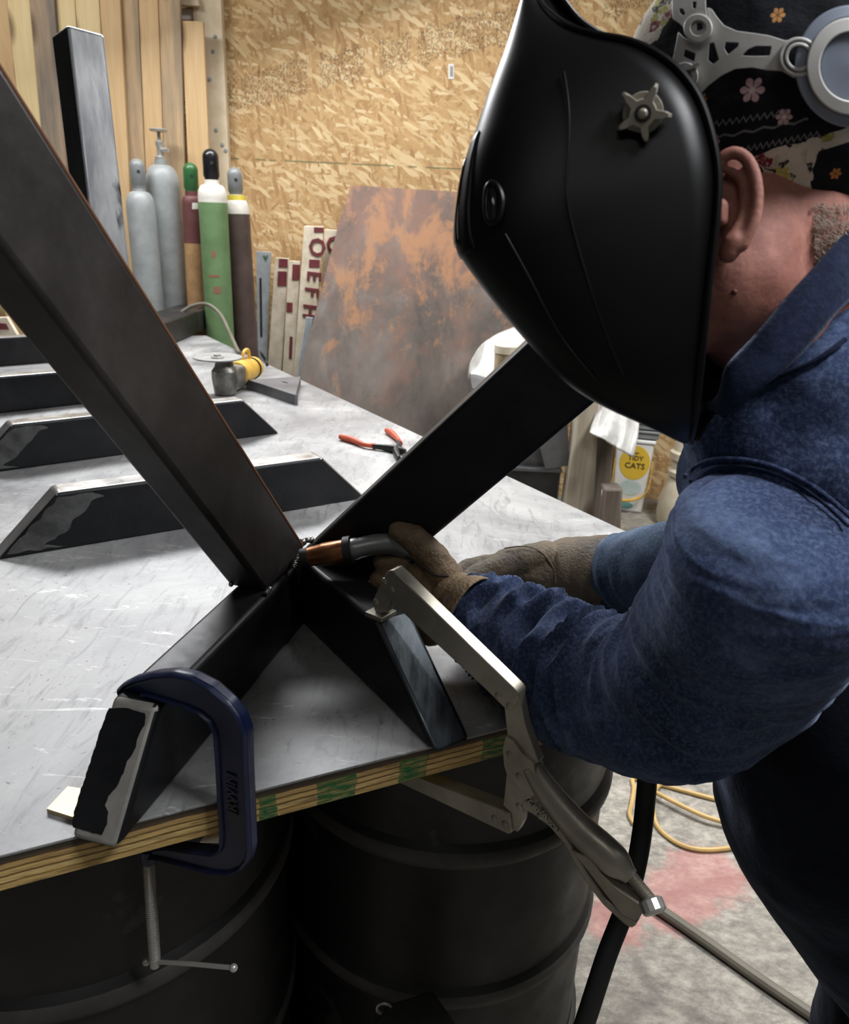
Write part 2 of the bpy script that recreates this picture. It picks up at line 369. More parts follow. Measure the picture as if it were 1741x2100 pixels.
M['denim'] = mat_denim('blue_denim', rgb(33, 40, 62), rgb(52, 63, 92), rgb(104, 120, 152))
M['denim_dark'] = mat_denim('navy_denim', rgb(16, 20, 34), rgb(24, 30, 50), rgb(44, 54, 80))
M['denim_grey'] = mat_denim('faded_denim', rgb(46, 58, 74), rgb(66, 80, 98), rgb(104, 120, 138))
M['trouser'] = mat_denim('black_twill', (0.0035, 0.004, 0.006), (0.005, 0.006, 0.010), (0.008, 0.010, 0.016))
M['leather'] = mat_leather('tan_leather', rgb(88, 72, 52), rgb(148, 124, 94))
M['leather_dark'] = mat_leather('brown_leather', rgb(52, 44, 34), rgb(98, 84, 64))
M['skin'] = mat_skin()
M['cap'] = mat_cap()
M['hair'] = plain('grey_hair', rgb(176, 164, 150), 0.7)
M['white'] = plain('white_plastic', rgb(232, 232, 228), 0.45, c2=rgb(214, 214, 208))
M['ply'] = None
M['orange'] = plain('orange_grip', rgb(214, 92, 58), 0.5, c2=rgb(190, 76, 48), scale=20)
M['yellow'] = plain('yellow_plastic', rgb(226, 184, 84), 0.5, c2=rgb(196, 152, 60), scale=16)
M['yellow_label'] = plain('yellow_print', rgb(226, 190, 62), 0.5, c2=rgb(216, 178, 52))
M['teal'] = plain('teal_print', rgb(120, 176, 174), 0.5)
M['ink'] = plain('black_ink', (0.02, 0.02, 0.02), 0.6)
M['cast'] = plain('cast_aluminium', rgb(150, 148, 142), 0.45, 0.7, c2=rgb(96, 94, 90), scale=20)
M['disc'] = plain('grinding_disc', rgb(158, 158, 154), 0.6, 0.2, c2=rgb(128, 128, 126), scale=40)
M['cloth'] = plain('white_cloth', rgb(206, 204, 200), 0.9, c2=rgb(176, 174, 170), scale=7, bumps=0.3, bscale=30)
M['cyl_grey'] = plain('grey_cylinder_paint', rgb(156, 160, 160), 0.42, c2=rgb(136, 140, 140), scale=14)
M['cyl_green'] = plain('green_cylinder_paint', rgb(112, 142, 98), 0.45, c2=rgb(96, 124, 84), scale=10)
M['cyl_brown'] = plain('brown_cylinder_paint', rgb(92, 76, 70), 0.45, c2=rgb(74, 60, 56), scale=10)
M['cyl_tan'] = plain('tan_cylinder_paint', rgb(178, 142, 100), 0.6, c2=rgb(150, 112, 74), scale=16)
M['cyl_maroon'] = plain('maroon_cylinder_paint', rgb(108, 64, 62), 0.55, c2=rgb(88, 50, 50), scale=16)
M['cap_green'] = plain('green_enamel', rgb(50, 104, 58), 0.35)
M['cap_black'] = plain('black_enamel', (0.012, 0.012, 0.014), 0.25)
M['cap_grey'] = plain('grey_enamel', rgb(136, 140, 140), 0.35)
M['white_paint'] = plain('white_paint', rgb(228, 224, 214), 0.5, c2=rgb(208, 204, 194), scale=20)
M['yellow_paint'] = plain('yellow_paint', rgb(220, 200, 70), 0.5)
M['red_paint'] = plain('red_paint', rgb(150, 104, 84), 0.6)
M['cream'] = plain('cream_sign_paint', rgb(226, 216, 196), 0.65, c2=rgb(196, 182, 158), scale=14)
M['maroon'] = plain('maroon_sign_paint', rgb(116, 46, 52), 0.6, c2=rgb(94, 40, 44), scale=20)
M['sign_grey'] = plain('grey_sign_paint', rgb(172, 178, 182), 0.6, c2=rgb(146, 150, 152), scale=16)
M['cord_yellow'] = plain('yellow_cord', rgb(206, 172, 108), 0.55)
M['cord_grey'] = plain('grey_cord', rgb(112, 106, 94), 0.55)
M['black_box'] = mat_steel('black_box_paint', (0.012, 0.012, 0.012), (0.026, 0.026, 0.026), 0.5, 0.1, 12)
M['grey_steel'] = plain('grey_sheet_metal', rgb(110, 110, 112), 0.5, 0.4, c2=rgb(84, 84, 86))
M['paper'] = plain('paper', rgb(232, 228, 218), 0.8)
M['weld'] = plain('weld_bead', (0.5, 0.48, 0.45), 0.3, 0.9, c2=(0.15, 0.14, 0.13), scale=200)
M['trim'] = mat_wood('warm_trim', rgb(206, 158, 104), rgb(170, 120, 72))

# ---------------------------------------------------------------- mesh helpers
class G:
    """collects vertices and faces (with a material slot each)"""
    def __init__(s): s.v = []; s.f = []; s.m = []; s.uv = None
    def add(s, v, f, mi=0):
        o = len(s.v); s.v += [np.array(p, float) for p in v]
        for q in f: s.f.append(tuple(o + i for i in q)); s.m.append(mi)
        return s
def box(g, c, ax, ay, az, hx, hy, hz, mi=0):
    c = np.array(c, float); ax, ay, az = nrm(ax), nrm(ay), nrm(az)
    vs = [c + ax * hx * sx + ay * hy * sy + az * hz * sz for sx in (-1, 1) for sy in (-1, 1) for sz in (-1, 1)]
    g.add(vs, [(0, 1, 3, 2), (4, 6, 7, 5), (0, 4, 5, 1), (2, 3, 7, 6), (0, 2, 6, 4), (1, 5, 7, 3)], mi)
def hexa(g, b4, t4, mi=0):
    g.add(list(b4) + list(t4), [(0, 3, 2, 1), (4, 5, 6, 7), (0, 1, 5, 4), (1, 2, 6, 5), (2, 3, 7, 6), (3, 0, 4, 7)], mi)
def frames(pts, ref=None):
    pts = [np.array(p, float) for p in pts]; n = len(pts)
    T = [nrm(pts[min(i + 1, n - 1)] - pts[max(i - 1, 0)]) for i in range(n)]
    r = np.array(ref, float) if ref is not None else (np.array([0, 0, 1.0]) if abs(T[0][2]) < 0.9 else np.array([1.0, 0, 0]))
    out = []; a = nrm(r - T[0] * r.dot(T[0]))
    for t in T:
        a = nrm(a - t * a.dot(t)); out.append((a, np.cross(t, a)))
    return out
def spline(pts, n):
    """Catmull-Rom resample of points (any dimension)"""
    p = np.array(pts, float); k = len(p)
    q = np.vstack([2 * p[0] - p[1], p, 2 * p[-1] - p[-2]])
    out = []
    for i in range(n):
        t = i / (n - 1) * (k - 1); j = min(int(t), k - 2); u = t - j
        a, b, c, d = q[j], q[j + 1], q[j + 2], q[j + 3]
        out.append(0.5 * ((2 * b) + (-a + c) * u + (2 * a - 5 * b + 4 * c - d) * u * u + (-a + 3 * b - 3 * c + d) * u ** 3))
    return np.array(out)
def sweep(g, pts, rad, seg=12, mi=0, caps=True, closed=False, ref=None, sx=1.0, sy=1.0, fn=None):
    pts = [np.array(p, float) for p in pts]; n = len(pts)
    if isinstance(rad, (int, float)): rad = [rad] * n
    fr = frames(pts, ref); vs = []; fs = []
    for i in range(n):
        a, b = fr[i]
        for k in range(seg):
            th = 2 * math.pi * k / seg
            r = rad[i] * (fn(i / (n - 1), th) if fn else 1.0)
            vs.append(pts[i] + a * math.cos(th) * r * sx + b * math.sin(th) * r * sy)
    m = n if closed else n - 1
    for i in range(m):
        j = (i + 1) % n
        for k in range(seg):
            l = (k + 1) % seg
            fs.append((i * seg + k, i * seg + l, j * seg + l, j * seg + k))
    if caps and not closed:
        fs.append(tuple(range(seg - 1, -1, -1))); fs.append(tuple((n - 1) * seg + k for k in range(seg)))
    g.add(vs, fs, mi)
def lathe(g, p0, axis, prof, seg=28, mi=0, caps=True):
    """prof: list of (height, radius[, material])"""
    axis = nrm(axis); r = np.array([1.0, 0, 0]) if abs(axis[0]) < 0.9 else np.array([0, 1.0, 0])
    a = nrm(r - axis * r.dot(axis)); b = np.cross(axis, a); p0 = np.array(p0, float); vs = []; n = len(prof)
    for q in prof:
        for k in range(seg):
            th = 2 * math.pi * k / seg
            vs.append(p0 + axis * q[0] + (a * math.cos(th) + b * math.sin(th)) * q[1])
    o = len(g.v); g.add(vs, [])
    for i in range(n - 1):
        for k in range(seg):
            l = (k + 1) % seg
            g.f.append((o + i * seg + k, o + i * seg + l, o + (i + 1) * seg + l, o + (i + 1) * seg + k)); g.m.append(prof[i + 1][2] if len(prof[i + 1]) > 2 else mi)
    if caps:
        g.f.append(tuple(o + k for k in range(seg - 1, -1, -1))); g.m.append(mi)
        g.f.append(tuple(o + (n - 1) * seg + k for k in range(seg))); g.m.append(prof[-1][2] if len(prof[-1]) > 2 else mi)
def ball(g, c, rx, ry=None, rz=None, axes=None, seg=16, rings=10, mi=0):
    ry = ry or rx; rz = rz or rx; A = axes if axes is not None else np.eye(3); c = np.array(c, float)
    vs = [c + A[2] * rz]; fs = []
    for i in range(1, rings):
        ph = math.pi * i / rings
        for k in range(seg):
            th = 2 * math.pi * k / seg
            vs.append(c + A[0] * rx * math.sin(ph) * math.cos(th) + A[1] * ry * math.sin(ph) * math.sin(th) + A[2] * rz * math.cos(ph))
    vs.append(c - A[2] * rz); L = len(vs) - 1
    for k in range(seg): fs.append((0, 1 + k, 1 + (k + 1) % seg))
    for i in range(rings - 2):
        for k in range(seg):
            l = (k + 1) % seg; a = 1 + i * seg; fs.append((a + k, a + seg + k, a + seg + l, a + l))
    a = 1 + (rings - 2) * seg
    for k in range(seg): fs.append((L, a + (k + 1) % seg, a + k))
    g.add(vs, fs, mi)
def capsule(g, p0, r0, p1, r1, seg=14, mi=0):
    p0 = np.array(p0, float); p1 = np.array(p1, float); d = p1 - p0; L = np.linalg.norm(d)
    if L < 1e-6: ball(g, p0, max(r0, r1), seg=seg, mi=mi); return
    prof = []
    for i in range(6):
        a = math.pi / 2 * i / 5; prof.append((-r0 * math.cos(a), max(r0 * math.sin(a), r0 * 0.02)))
    for i in range(6):
        a = math.pi / 2 * i / 5; prof.append((L + r1 * math.sin(a), max(r1 * math.cos(a), r1 * 0.02)))
    lathe(g, p0, d, prof, seg, mi)

def root_of(o):
    while o.parent: o = o.parent
    return o
def add(name, g, mats, parent=None, smooth_=True, bevel=0.0, bmat=0, angle=35, bseg=2, origin=None, solid=0.0, subsurf=0):
    """link the collected geometry as ONE mesh object"""
    if not isinstance(mats, (list, tuple)): mats = [mats]
    V = np.array(g.v)
    if parent is not None: org = np.array(root_of(parent).location)
    else:
        org = np.array(origin) if origin is not None else np.array([(V[:, 0].min() + V[:, 0].max()) / 2, (V[:, 1].min() + V[:, 1].max()) / 2, V[:, 2].min()])
    me = bpy.data.meshes.new(name); me.from_pydata([tuple(p) for p in (V - org)], [], g.f)
    for m in mats: me.materials.append(m)
    me.polygons.foreach_set('material_index', g.m)
    bm = bmesh.new(); bm.from_mesh(me); bmesh.ops.recalc_face_normals(bm, faces=bm.faces); bm.to_mesh(me); bm.free()
    if smooth_:
        me.polygons.foreach_set('use_smooth', [True] * len(me.polygons))
    o = bpy.data.objects.new(name, me); COL.objects.link(o)
    if parent is not None: o.parent = parent
    else: o.location = org
    if solid:
        md = o.modifiers.new('solid', 'SOLIDIFY'); md.thickness = abs(solid); md.offset = -1 if solid > 0 else 1
    if bevel:
        md = o.modifiers.new('bevel', 'BEVEL'); md.width = bevel; md.segments = bseg; md.limit_method = 'ANGLE'; md.angle_limit = math.radians(40)
        if bmat: md.material = bmat
        md.harden_normals = False
    if subsurf:
        md = o.modifiers.new('sub', 'SUBSURF'); md.levels = subsurf; md.render_levels = subsurf
    if smooth_:
        bm = bmesh.new(); bm.from_mesh(me)
        for e in bm.edges:
            if len(e.link_faces) == 2 and e.calc_face_angle(0) > math.radians(angle): e.smooth = False
        bm.to_mesh(me); bm.free()
    return o
def tag(o, label=None, cat=None, group=None, kind=None):
    if label: o['label'] = label
    if cat: o['category'] = cat
    if group: o['group'] = group
    if kind: o['kind'] = kind
    return o
def thing(name, loc, label, cat, group=None):
    o = bpy.data.objects.new(name, None); COL.objects.link(o); o.location = tuple(loc); o.empty_display_size = 0.05
    return tag(o, label, cat, group)
def blob(g, voxel, sm=4):
    """melt overlapping closed shapes into one continuous surface; returns G"""
    me = bpy.data.meshes.new('tmp'); me.from_pydata([tuple(p) for p in g.v], [], g.f)
    bm = bmesh.new(); bm.from_mesh(me); bmesh.ops.recalc_face_normals(bm, faces=bm.faces); bm.to_mesh(me); bm.free()
    o = bpy.data.objects.new('tmp', me); COL.objects.link(o)
    r = o.modifiers.new('r', 'REMESH'); r.mode = 'VOXEL'; r.voxel_size = voxel
    if sm:
        s = o.modifiers.new('s', 'SMOOTH'); s.factor = 0.5; s.iterations = sm
    dg = bpy.context.evaluated_depsgraph_get(); e = o.evaluated_get(dg); m2 = e.to_mesh()
    n = len(m2.vertices); co = np.zeros(n * 3); m2.vertices.foreach_get('co', co)
    no = np.zeros(n * 3); m2.vertices.foreach_get('normal', no)
    out = G(); out.v = list(co.reshape(-1, 3)); out.f = [tuple(p.vertices) for p in m2.polygons]; out.m = [0] * len(out.f)
    out.n = no.reshape(-1, 3)
    e.to_mesh_clear(); bpy.data.objects.remove(o); bpy.data.meshes.remove(me)
    return out
def plate(outline, holes, mapper, th):
    """outline/holes in 2D, filled and given thickness; mapper(x, y, h) -> 3D, h in 0..th"""
    g = G(); bm = bmesh.new(); loops = [outline] + list(holes); es = []
    for lp in loops:
        vs = [bm.verts.new((p[0], p[1], 0)) for p in lp]
        for i in range(len(vs)): es.append(bm.edges.new((vs[i], vs[(i + 1) % len(vs)])))
    bmesh.ops.triangle_fill(bm, edges=es, use_beauty=True, use_dissolve=False)
    bm.verts.ensure_lookup_table()
    idx = {v: i for i, v in enumerate(bm.verts)}
    v2 = [(v.co.x, v.co.y) for v in bm.verts]; n = len(v2)
    tris = [tuple(idx[v] for v in f.verts) for f in bm.faces]
    bnd = [(idx[e.verts[0]], idx[e.verts[1]]) for e in bm.edges if len(e.link_faces) == 1]
    bm.free()
    vs = [mapper(x, y, 0) for x, y in v2] + [mapper(x, y, th) for x, y in v2]
    fs = tris + [tuple(n + i for i in reversed(t)) for t in tris] + [(a, b, n + b, n + a) for a, b in bnd]
    return g.add(vs, fs)
def text(body, mapper, size, th, font_scale=(1, 1)):
    """lettering as solid geometry; mapper(x, y, h)"""
    cu = bpy.data.curves.new('t', 'FONT'); cu.body = body; cu.size = size; cu.align_x = 'CENTER'; cu.align_y = 'CENTER'
    cu.extrude = 0.5; cu.offset = size * 0.022; cu.resolution_u = 2
    o = bpy.data.objects.new('t', cu); COL.objects.link(o)
    dg = bpy.context.evaluated_depsgraph_get(); e = o.evaluated_get(dg); me = e.to_mesh()
    g = G(); g.add([mapper(v.co.x * font_scale[0], v.co.y * font_scale[1], (v.co.z + 0.5) * th) for v in me.vertices], [tuple(p.vertices) for p in me.polygons])
    e.to_mesh_clear(); bpy.data.objects.remove(o); bpy.data.curves.remove(cu)
    return g
def circ(cx, cy, rx, ry=None, n=28, rot=0):
    ry = ry or rx; c, s = math.cos(rot), math.sin(rot)
    return [(cx + rx * math.cos(2 * math.pi * i / n) * c - ry * math.sin(2 * math.pi * i / n) * s, cy + rx * math.cos(2 * math.pi * i / n) * s + ry * math.sin(2 * math.pi * i / n) * c) for i in range(n)]
def dense(lp, n=140, closed=True):
    p = np.array(list(lp) + [lp[0]], float); d = np.r_[0, np.cumsum(np.linalg.norm(np.diff(p, axis=0), axis=1))]
    t = np.linspace(0, d[-1], n + 1)[:-1]
    return [(float(np.interp(a, d, p[:, 0])), float(np.interp(a, d, p[:, 1]))) for a in t]

# ================================================================ THE SETTING
YW = 4.32
M['block'] = plain('grey_wall_paint', rgb(120, 122, 124), 0.8)
g = G(); box(g, (0.3, 1.6, -0.05), (1, 0, 0), (0, 1, 0), (0, 0, 1), 4.0, 3.2, 0.05)
tag(add('floor', g, M['concrete'], smooth_=False), kind='structure', label='mottled grey concrete floor with a red paint stain')
g = G(); box(g, (0.3, YW + 0.05, 1.6), (1, 0, 0), (0, 1, 0), (0, 0, 1), 4.0, 0.05, 1.6)
tag(add('wall_back', g, M['osb'], smooth_=False), kind='structure', label='strand board wall with a smudged black mill stamp')
g = G(); box(g, (-3.75, 1.6, 1.6), (1, 0, 0), (0, 1, 0), (0, 0, 1), 0.05, 2.7, 1.6)
tag(add('wall_left', g, M['block'], smooth_=False), kind='structure')
g = G(); box(g, (4.35, 1.6, 1.6), (1, 0, 0), (0, 1, 0), (0, 0, 1), 0.05, 2.7, 1.6)
tag(add('wall_right', g, M['block'], smooth_=False), kind='structure')
g = G(); box(g, (0.3, 1.6, 3.25), (1, 0, 0), (0, 1, 0), (0, 0, 1), 4.0, 3.2, 0.05)
g_ = G(); box(g_, (0.3, -1.65, 1.6), (1, 0, 0), (0, 1, 0), (0, 0, 1), 4.0, 0.05, 1.6)
tag(add('wall_front', g_, M['block'], smooth_=False), kind='structure')
tag(add('ceiling', g, plain('ceiling_paint', rgb(120, 120, 120), 0.8), smooth_=False), kind='structure')

def slab_px(q, y0, th, extend_top=None, extend_bottom=None):
    """upright board: q = px corners (top-left, top-right, bottom-right, bottom-left) on the plane Y=y0, optionally run on to heights"""
    tl, tr, br, bl = [PY(px, py, y0) for px, py in q]
    def run(a, b, z):
        return a + (b - a) * ((z - a[2]) / (b[2] - a[2]))
    if extend_top: tl, tr = run(tl, bl, extend_top), run(tr, br, extend_top)
    if extend_bottom is not None: bl, br = run(tl, bl, extend_bottom), run(tr, br, extend_bottom)
    t = np.array([0, th, 0.0]); g = G()
    hexa(g, [bl, br, br + t, bl + t], [tl, tr, tr + t, tl + t]); return g

# pale painted post at the end of the boards, with its screws
g = slab_px([(394, 0), (453, 0), (471, 375), (412, 375)], 4.26, 0.05, 3.18, 0.0)
post = tag(add('trim_1', g, M['post'], bevel=0.003), kind='structure', label='pale painted post at the corner of the strand board wall')
for px, py in ((441, 75), (437, 106), (430, 163), (443, 267), (456, 297), (463, 309)):
    g = G(); c = PY(px, py, 4.26); lathe(g, c, (0, -1, 0), [(0, 0.010), (0.003, 0.009), (0.004, 0.004)], 12)
    add('screw', g, M['cyl_grey'], post)
g = slab_px([(366, -10), (405, -8), (408, 12), (370, 10)], 4.22, 0.03)
tag(add('trim_2', g, M['post'], bevel=0.002), kind='structure')
g = slab_px([(370, 18), (397, 18), (398, 41), (372, 41)], 4.28, 0.02)
tag(add('bright_gap_plate', g, M['white'], bevel=0.004), 'white plate standing in for a bright gap above the short cedar board', 'stand-in plate')  # plate added where light shows through a gap beside the post
# trim boards at the far right
for k, (a, b_) in enumerate(((1700, 1718), (1721, 1770))):
    g = slab_px([(a, -40), (b_, -40), (b_ + 4, 120), (a + 4, 120)], 4.27, 0.05, 3.18, 0.0)
    tag(add('trim_%d' % (k + 3), g, M['trim'], bevel=0.003), kind='structure')

# ---- cedar boards stood against the wall
boards = [(-70, 14, -15, 62, 'cedar', 'knotty cedar board at the left edge of the photo, leaning on the wall'),
          (14, 60, 62, 101, 'cedar_pale', 'pale narrow cedar board left of the weathered grey board'),
          (60, 111, 101, 143, 'cedar_grey', 'weathered grey cedar board behind the upright steel tube'),
          (113, 153, 146, 184, 'cedar_pale', 'straight pale cedar board directly behind the top of the steel tube'),
          (154, 203, 184, 228, 'cedar_pale', 'yellowish cedar board just right of the upright steel tube'),
          (204, 246, 229, 268, 'cedar', 'brown knotty cedar board above the small grey gas cylinder'),
          (247, 283, 270, 302, 'cedar_mix', 'grey streaked cedar board above the tall cylinder with the open valve'),
          (284, 324, 303, 340, 'cedar', 'plain brown cedar board behind the tall cylinder valve'),
          (325, 369, 341, 380, 'cedar_mix', 'cedar board with a dark streak left of the short board')]
for i, (x0, x1, x2, x3, mt, lab) in enumerate(boards):
    y = 4.16 - 0.012 * (i % 3)
    g = slab_px([(x0, 0), (x1, 0), (x3, 440), (x2, 440)], y, 0.024, 2.75 + 0.06 * (i % 4), 0.0)
    tag(add('cedar_board', g, M[mt], bevel=0.002), lab, 'board', 'cedar boards leaning on the back wall')
g = slab_px([(372, 42), (416, 44), (432, 400), (388, 400)], 4.15, 0.024, None, 0.0)
tag(add('cedar_board', g, M['cedar'], bevel=0.002), 'short cedar board ending below the white stand-in plate, beside the post', 'board', 'cedar boards leaning on the back wall')

# barcode sticker on the strand board
st = thing('sticker', PY(925, 161, YW), 'small white barcode sticker on the strand board wall', 'sticker')
g = slab_px([(919, 131), (931, 131), (931, 162), (919, 162)], YW - 0.002, 0.0015); add('sticker_paper', g, M['paper'], st, smooth_=False)
g = G()
for k in range(9):
    yy = 136 + k * 2.4; a, b2 = PY(923, yy, YW - 0.003), PY(929, yy + 1.2, YW - 0.003)
    t = np.array([0, 0.001, 0]); hexa(g, [np.array([a[0], a[1], b2[2]]), np.array([b2[0], a[1], b2[2]]), np.array([b2[0], a[1], b2[2]]) + t, np.array([a[0], a[1], b2[2]]) + t], [a, np.array([b2[0], a[1], a[2]]), np.array([b2[0], a[1], a[2]]) + t, a + t])
add('barcode', g, M['ink'], st, smooth_=False)

# ================================================================ WORKBENCH (steel sheet on plywood, carried by drums)
TZ = 0.92
C1 = Z(1756, 1310, TZ)                       # near right corner
uF = nrm(Z(0, 1755, TZ) - Z(1045, 1490, TZ))  # along the front edge, to the left
vR = nrm(Z(423, 688, TZ) - Z(1275, 1085, TZ))  # along the right edge, away
LF, LR = 1.24, float(np.linalg.norm(Z(423, 688, TZ) - C1))
tb = thing('workbench', C1 + uF * 0.6 + vR * 1.5 + np.array([0, 0, -TZ + 0.878]), 'long workbench top of scuffed grey steel sheet on plywood', 'workbench')
cor = [C1, C1 + vR * LR, C1 + vR * LR + uF * LF, C1 + uF * LF]
dz = lambda p, z: np.array([p[0], p[1], z])
g = G(); hexa(g, [dz(p, TZ - 0.003) for p in cor], [dz(p, TZ) for p in cor]); add('steel_sheet', g, M['table'], tb, bevel=0.0008, smooth_=False)
# plywood with its laminations and patches of green paint on the edge
m, nt, b = newmat('plywood_edge'); b.inputs['Roughness'].default_value = 0.75
so = nd(nt, 'ShaderNodeSeparateXYZ'); geo = nd(nt, 'ShaderNodeNewGeometry'); lk(nt, geo.outputs['Position'], so.inputs[0])
zz = math_(nt, 'DIVIDE', math_(nt, 'SUBTRACT', so.outputs[2], TZ - 0.039), 0.036)
zz = math_(nt, 'ADD', zz, math_(nt, 'MULTIPLY', math_(nt, 'SUBTRACT', ntex(nt, coords(nt, (30, 30, 8)), 1.0, 3), 0.5), 0.10))
ly = ramp(nt, zz, [(0.0, rgb(196, 164, 102)), (0.17, rgb(150, 112, 58)), (0.22, rgb(214, 184, 120)), (0.38, rgb(112, 82, 44)), (0.43, rgb(206, 172, 108)), (0.58, rgb(120, 90, 50)), (0.63, rgb(188, 154, 96)), (0.78, rgb(84, 66, 46)), (0.86, rgb(60, 50, 40))], 'CONSTANT')
ly = mixc(nt, ramp(nt, ntex(nt, coords(nt, (24, 24, 160)), 1.0, 4), [(0.5, 0.0), (0.7, 0.6)]), ly, rgb(70, 52, 32))
ss = nd(nt, 'ShaderNodeVectorMath', operation='DOT_PRODUCT'); sv = nd(nt, 'ShaderNodeVectorMath', operation='SUBTRACT')
lk(nt, geo.outputs['Position'], sv.inputs[0]); sv.inputs[1].default_value = tuple(C1)
lk(nt, sv.outputs[0], ss.inputs[0]); ss.inputs[1].default_value = tuple(uF)
s_at = lambda px, py: float(np.dot(Z(px, py, TZ - 0.03) - C1, uF))
wb = math_(nt, 'ADD', ss.outputs['Value'], math_(nt, 'MULTIPLY', math_(nt, 'SUBTRACT', ntex(nt, coords(nt, (60, 60, 60)), 1.0, 3), 0.5), 0.012))
gm = None
for (xa, ya), (xb, yb) in (((520, 1640), (556, 1632)), ((638, 1610), (716, 1590)), ((803, 1570), (862, 1556)), ((972, 1526), (1048, 1505))):
    k = math_(nt, 'MULTIPLY', math_(nt, 'LESS_THAN', wb, s_at(xa, ya)), math_(nt, 'GREATER_THAN', wb, s_at(xb, yb)))
    gm = k if gm is None else math_(nt, 'MAXIMUM', gm, k)
gm = math_(nt, 'MULTIPLY', gm, math_(nt, 'LESS_THAN', zz, 0.8))
fade = ramp(nt, ntex(nt, coords(nt, (60, 60, 220)), 1.0, 4), [(0.35, 0.35), (0.6, 1.0)])
col = mixc(nt, math_(nt, 'MULTIPLY', gm, fade), ly, rgb(40, 104, 56))
lk(nt, col, b.inputs['Base Color']); bump(nt, b, ntex(nt, coords(nt, (30, 30, 200)), 1.0, 4), 0.5, 0.004)
M['ply'] = m
g = G(); ins = [C1 - vR * -0.001, cor[1], cor[2], cor[3] + vR * 0.001]
hexa(g, [dz(p, TZ - 0.039) for p in ins], [dz(p, TZ - 0.003) for p in ins]); add('plywood_board', g, M['ply'], tb, smooth_=False)

# ---- the drums
def drum(cx, cy, label, lidz=0.879):
    R0, rh = 0.284, 0.296
    d = thing('steel_drum', (cx, cy, 0), label, 'drum', 'black steel drums under the workbench')
    def hoop(z): return [(z - 0.024, R0), (z - 0.0135, R0 + 0.008, 1), (z - 0.006, rh, 1), (z + 0.006, rh, 1), (z + 0.0135, R0 + 0.008, 1), (z + 0.024, R0)]
    g = G(); prof = [(0.012, R0 - 0.01), (0.02, R0)] + hoop(0.30) + [(0.45, R0)] + hoop(0.59) + [(0.74, R0), (lidz - 0.035, R0), (lidz - 0.016, R0 - 0.002), (lidz - 0.016, 0.05)]
    lathe(g, (cx, cy, 0), (0, 0, 1), prof, 72); add('drum_body', g, [M['drum'], M['hoop']], d)
    for z in (0.010, lidz - 0.010):
        g = G(); ring = [(cx + (R0 + 0.002) * math.cos(a), cy + (R0 + 0.002) * math.sin(a), z) for a in np.linspace(0, 2 * math.pi, 73)[:-1]]
        sweep(g, ring, 0.0095, 8, closed=True, ref=(0, 0, 1)); add('chime', g, M['drum'], d)
    return d
drum(0.058, 1.180, 'black steel drum under the right side of the bench, behind the locking clamp')
drum(-0.46, 1.545, 'black steel drum farther back under the bench, added to darken the gap between the front two')  # extra drum put in to hide the lit floor behind the gap
drum(-0.472, 0.913, 'black steel drum under the left side of the bench, behind the blue clamp')

# ================================================================ STEEL TUBE PIECES
def tube_solid(o, u, wv, n, L, w=0.1, t=0.05, z_cut=None, miter=None):
    """solid outline of a rectangular tube: start o, length axis u, wide axis wv (w), thin axis n (t)"""
    g = G(); c0 = [o, o + wv * w, o + wv * w + n * t, o + n * t]
    if z_cut is not None: c0 = [p - u * ((p[2] - z_cut) / u[2]) for p in c0]
    c1 = [o + u * L, o + wv * w + u * L, o + wv * w + n * t + u * L, o + n * t + u * L]
    hexa(g, c0, c1); return g
frame = thing('trestle_leg_frame', (-0.17, 0.93, TZ), 'black steel trestle leg frame being welded, clamped down at the front of the bench', 'leg frame')
def foot(o0, dirv, L, side, top_in, name, parent, mat, capmat=None, z0=TZ, w=0.05, h=0.10, end_in=None):
    """foot rail lying on the bench: o0 = lower outer corner, dirv = horizontal run inward, side = horizontal across, top_in = slope of the outer mitre"""
    zb, zt = np.array([0, 0, z0 - o0[2]]), np.array([0, 0, z0 - o0[2] + h]); s = side * w
    e = end_in if end_in is not None else 0.0
    A = [o0 + zb, o0 + s + zb, o0 + s + dirv * L + zb, o0 + dirv * L + zb]
    B = [o0 + dirv * top_in + zt, o0 + s + dirv * top_in + zt, o0 + s + dirv * (L - e) + zt, o0 + dirv * (L - e) + zt]
    g = G(); hexa(g, A, B)
    mats = [mat]
    if capmat:
        mats = [mat, capmat, M['edge']]; g.m[2] = 1
        if end_in is not None: g.m[4] = 1
    ob = add(name, g, mats, parent, bevel=0.0065, bseg=3); return ob, A, B
M['mill_gloss'] = mat_steel('blued_steel', (0.03, 0.036, 0.042), (0.10, 0.115, 0.125), 0.28, 0.8, 5, stretch=(4, 1, 1))
# foot A (left, under the blue clamp)
a0 = Z(140, 1722, TZ); aR = Z(238, 1737, TZ)
dA = nrm(np.array([0.222, 0.975, 0])); sA = np.array([dA[1], -dA[0], 0])
fA, A_b, A_t = foot(a0 + sA * 0.0, dA, 0.46, sA, 0.082, 'foot_rail', frame, M['mill'], M['endcap'])
tag(fA, 'foot rail with ground bare end')
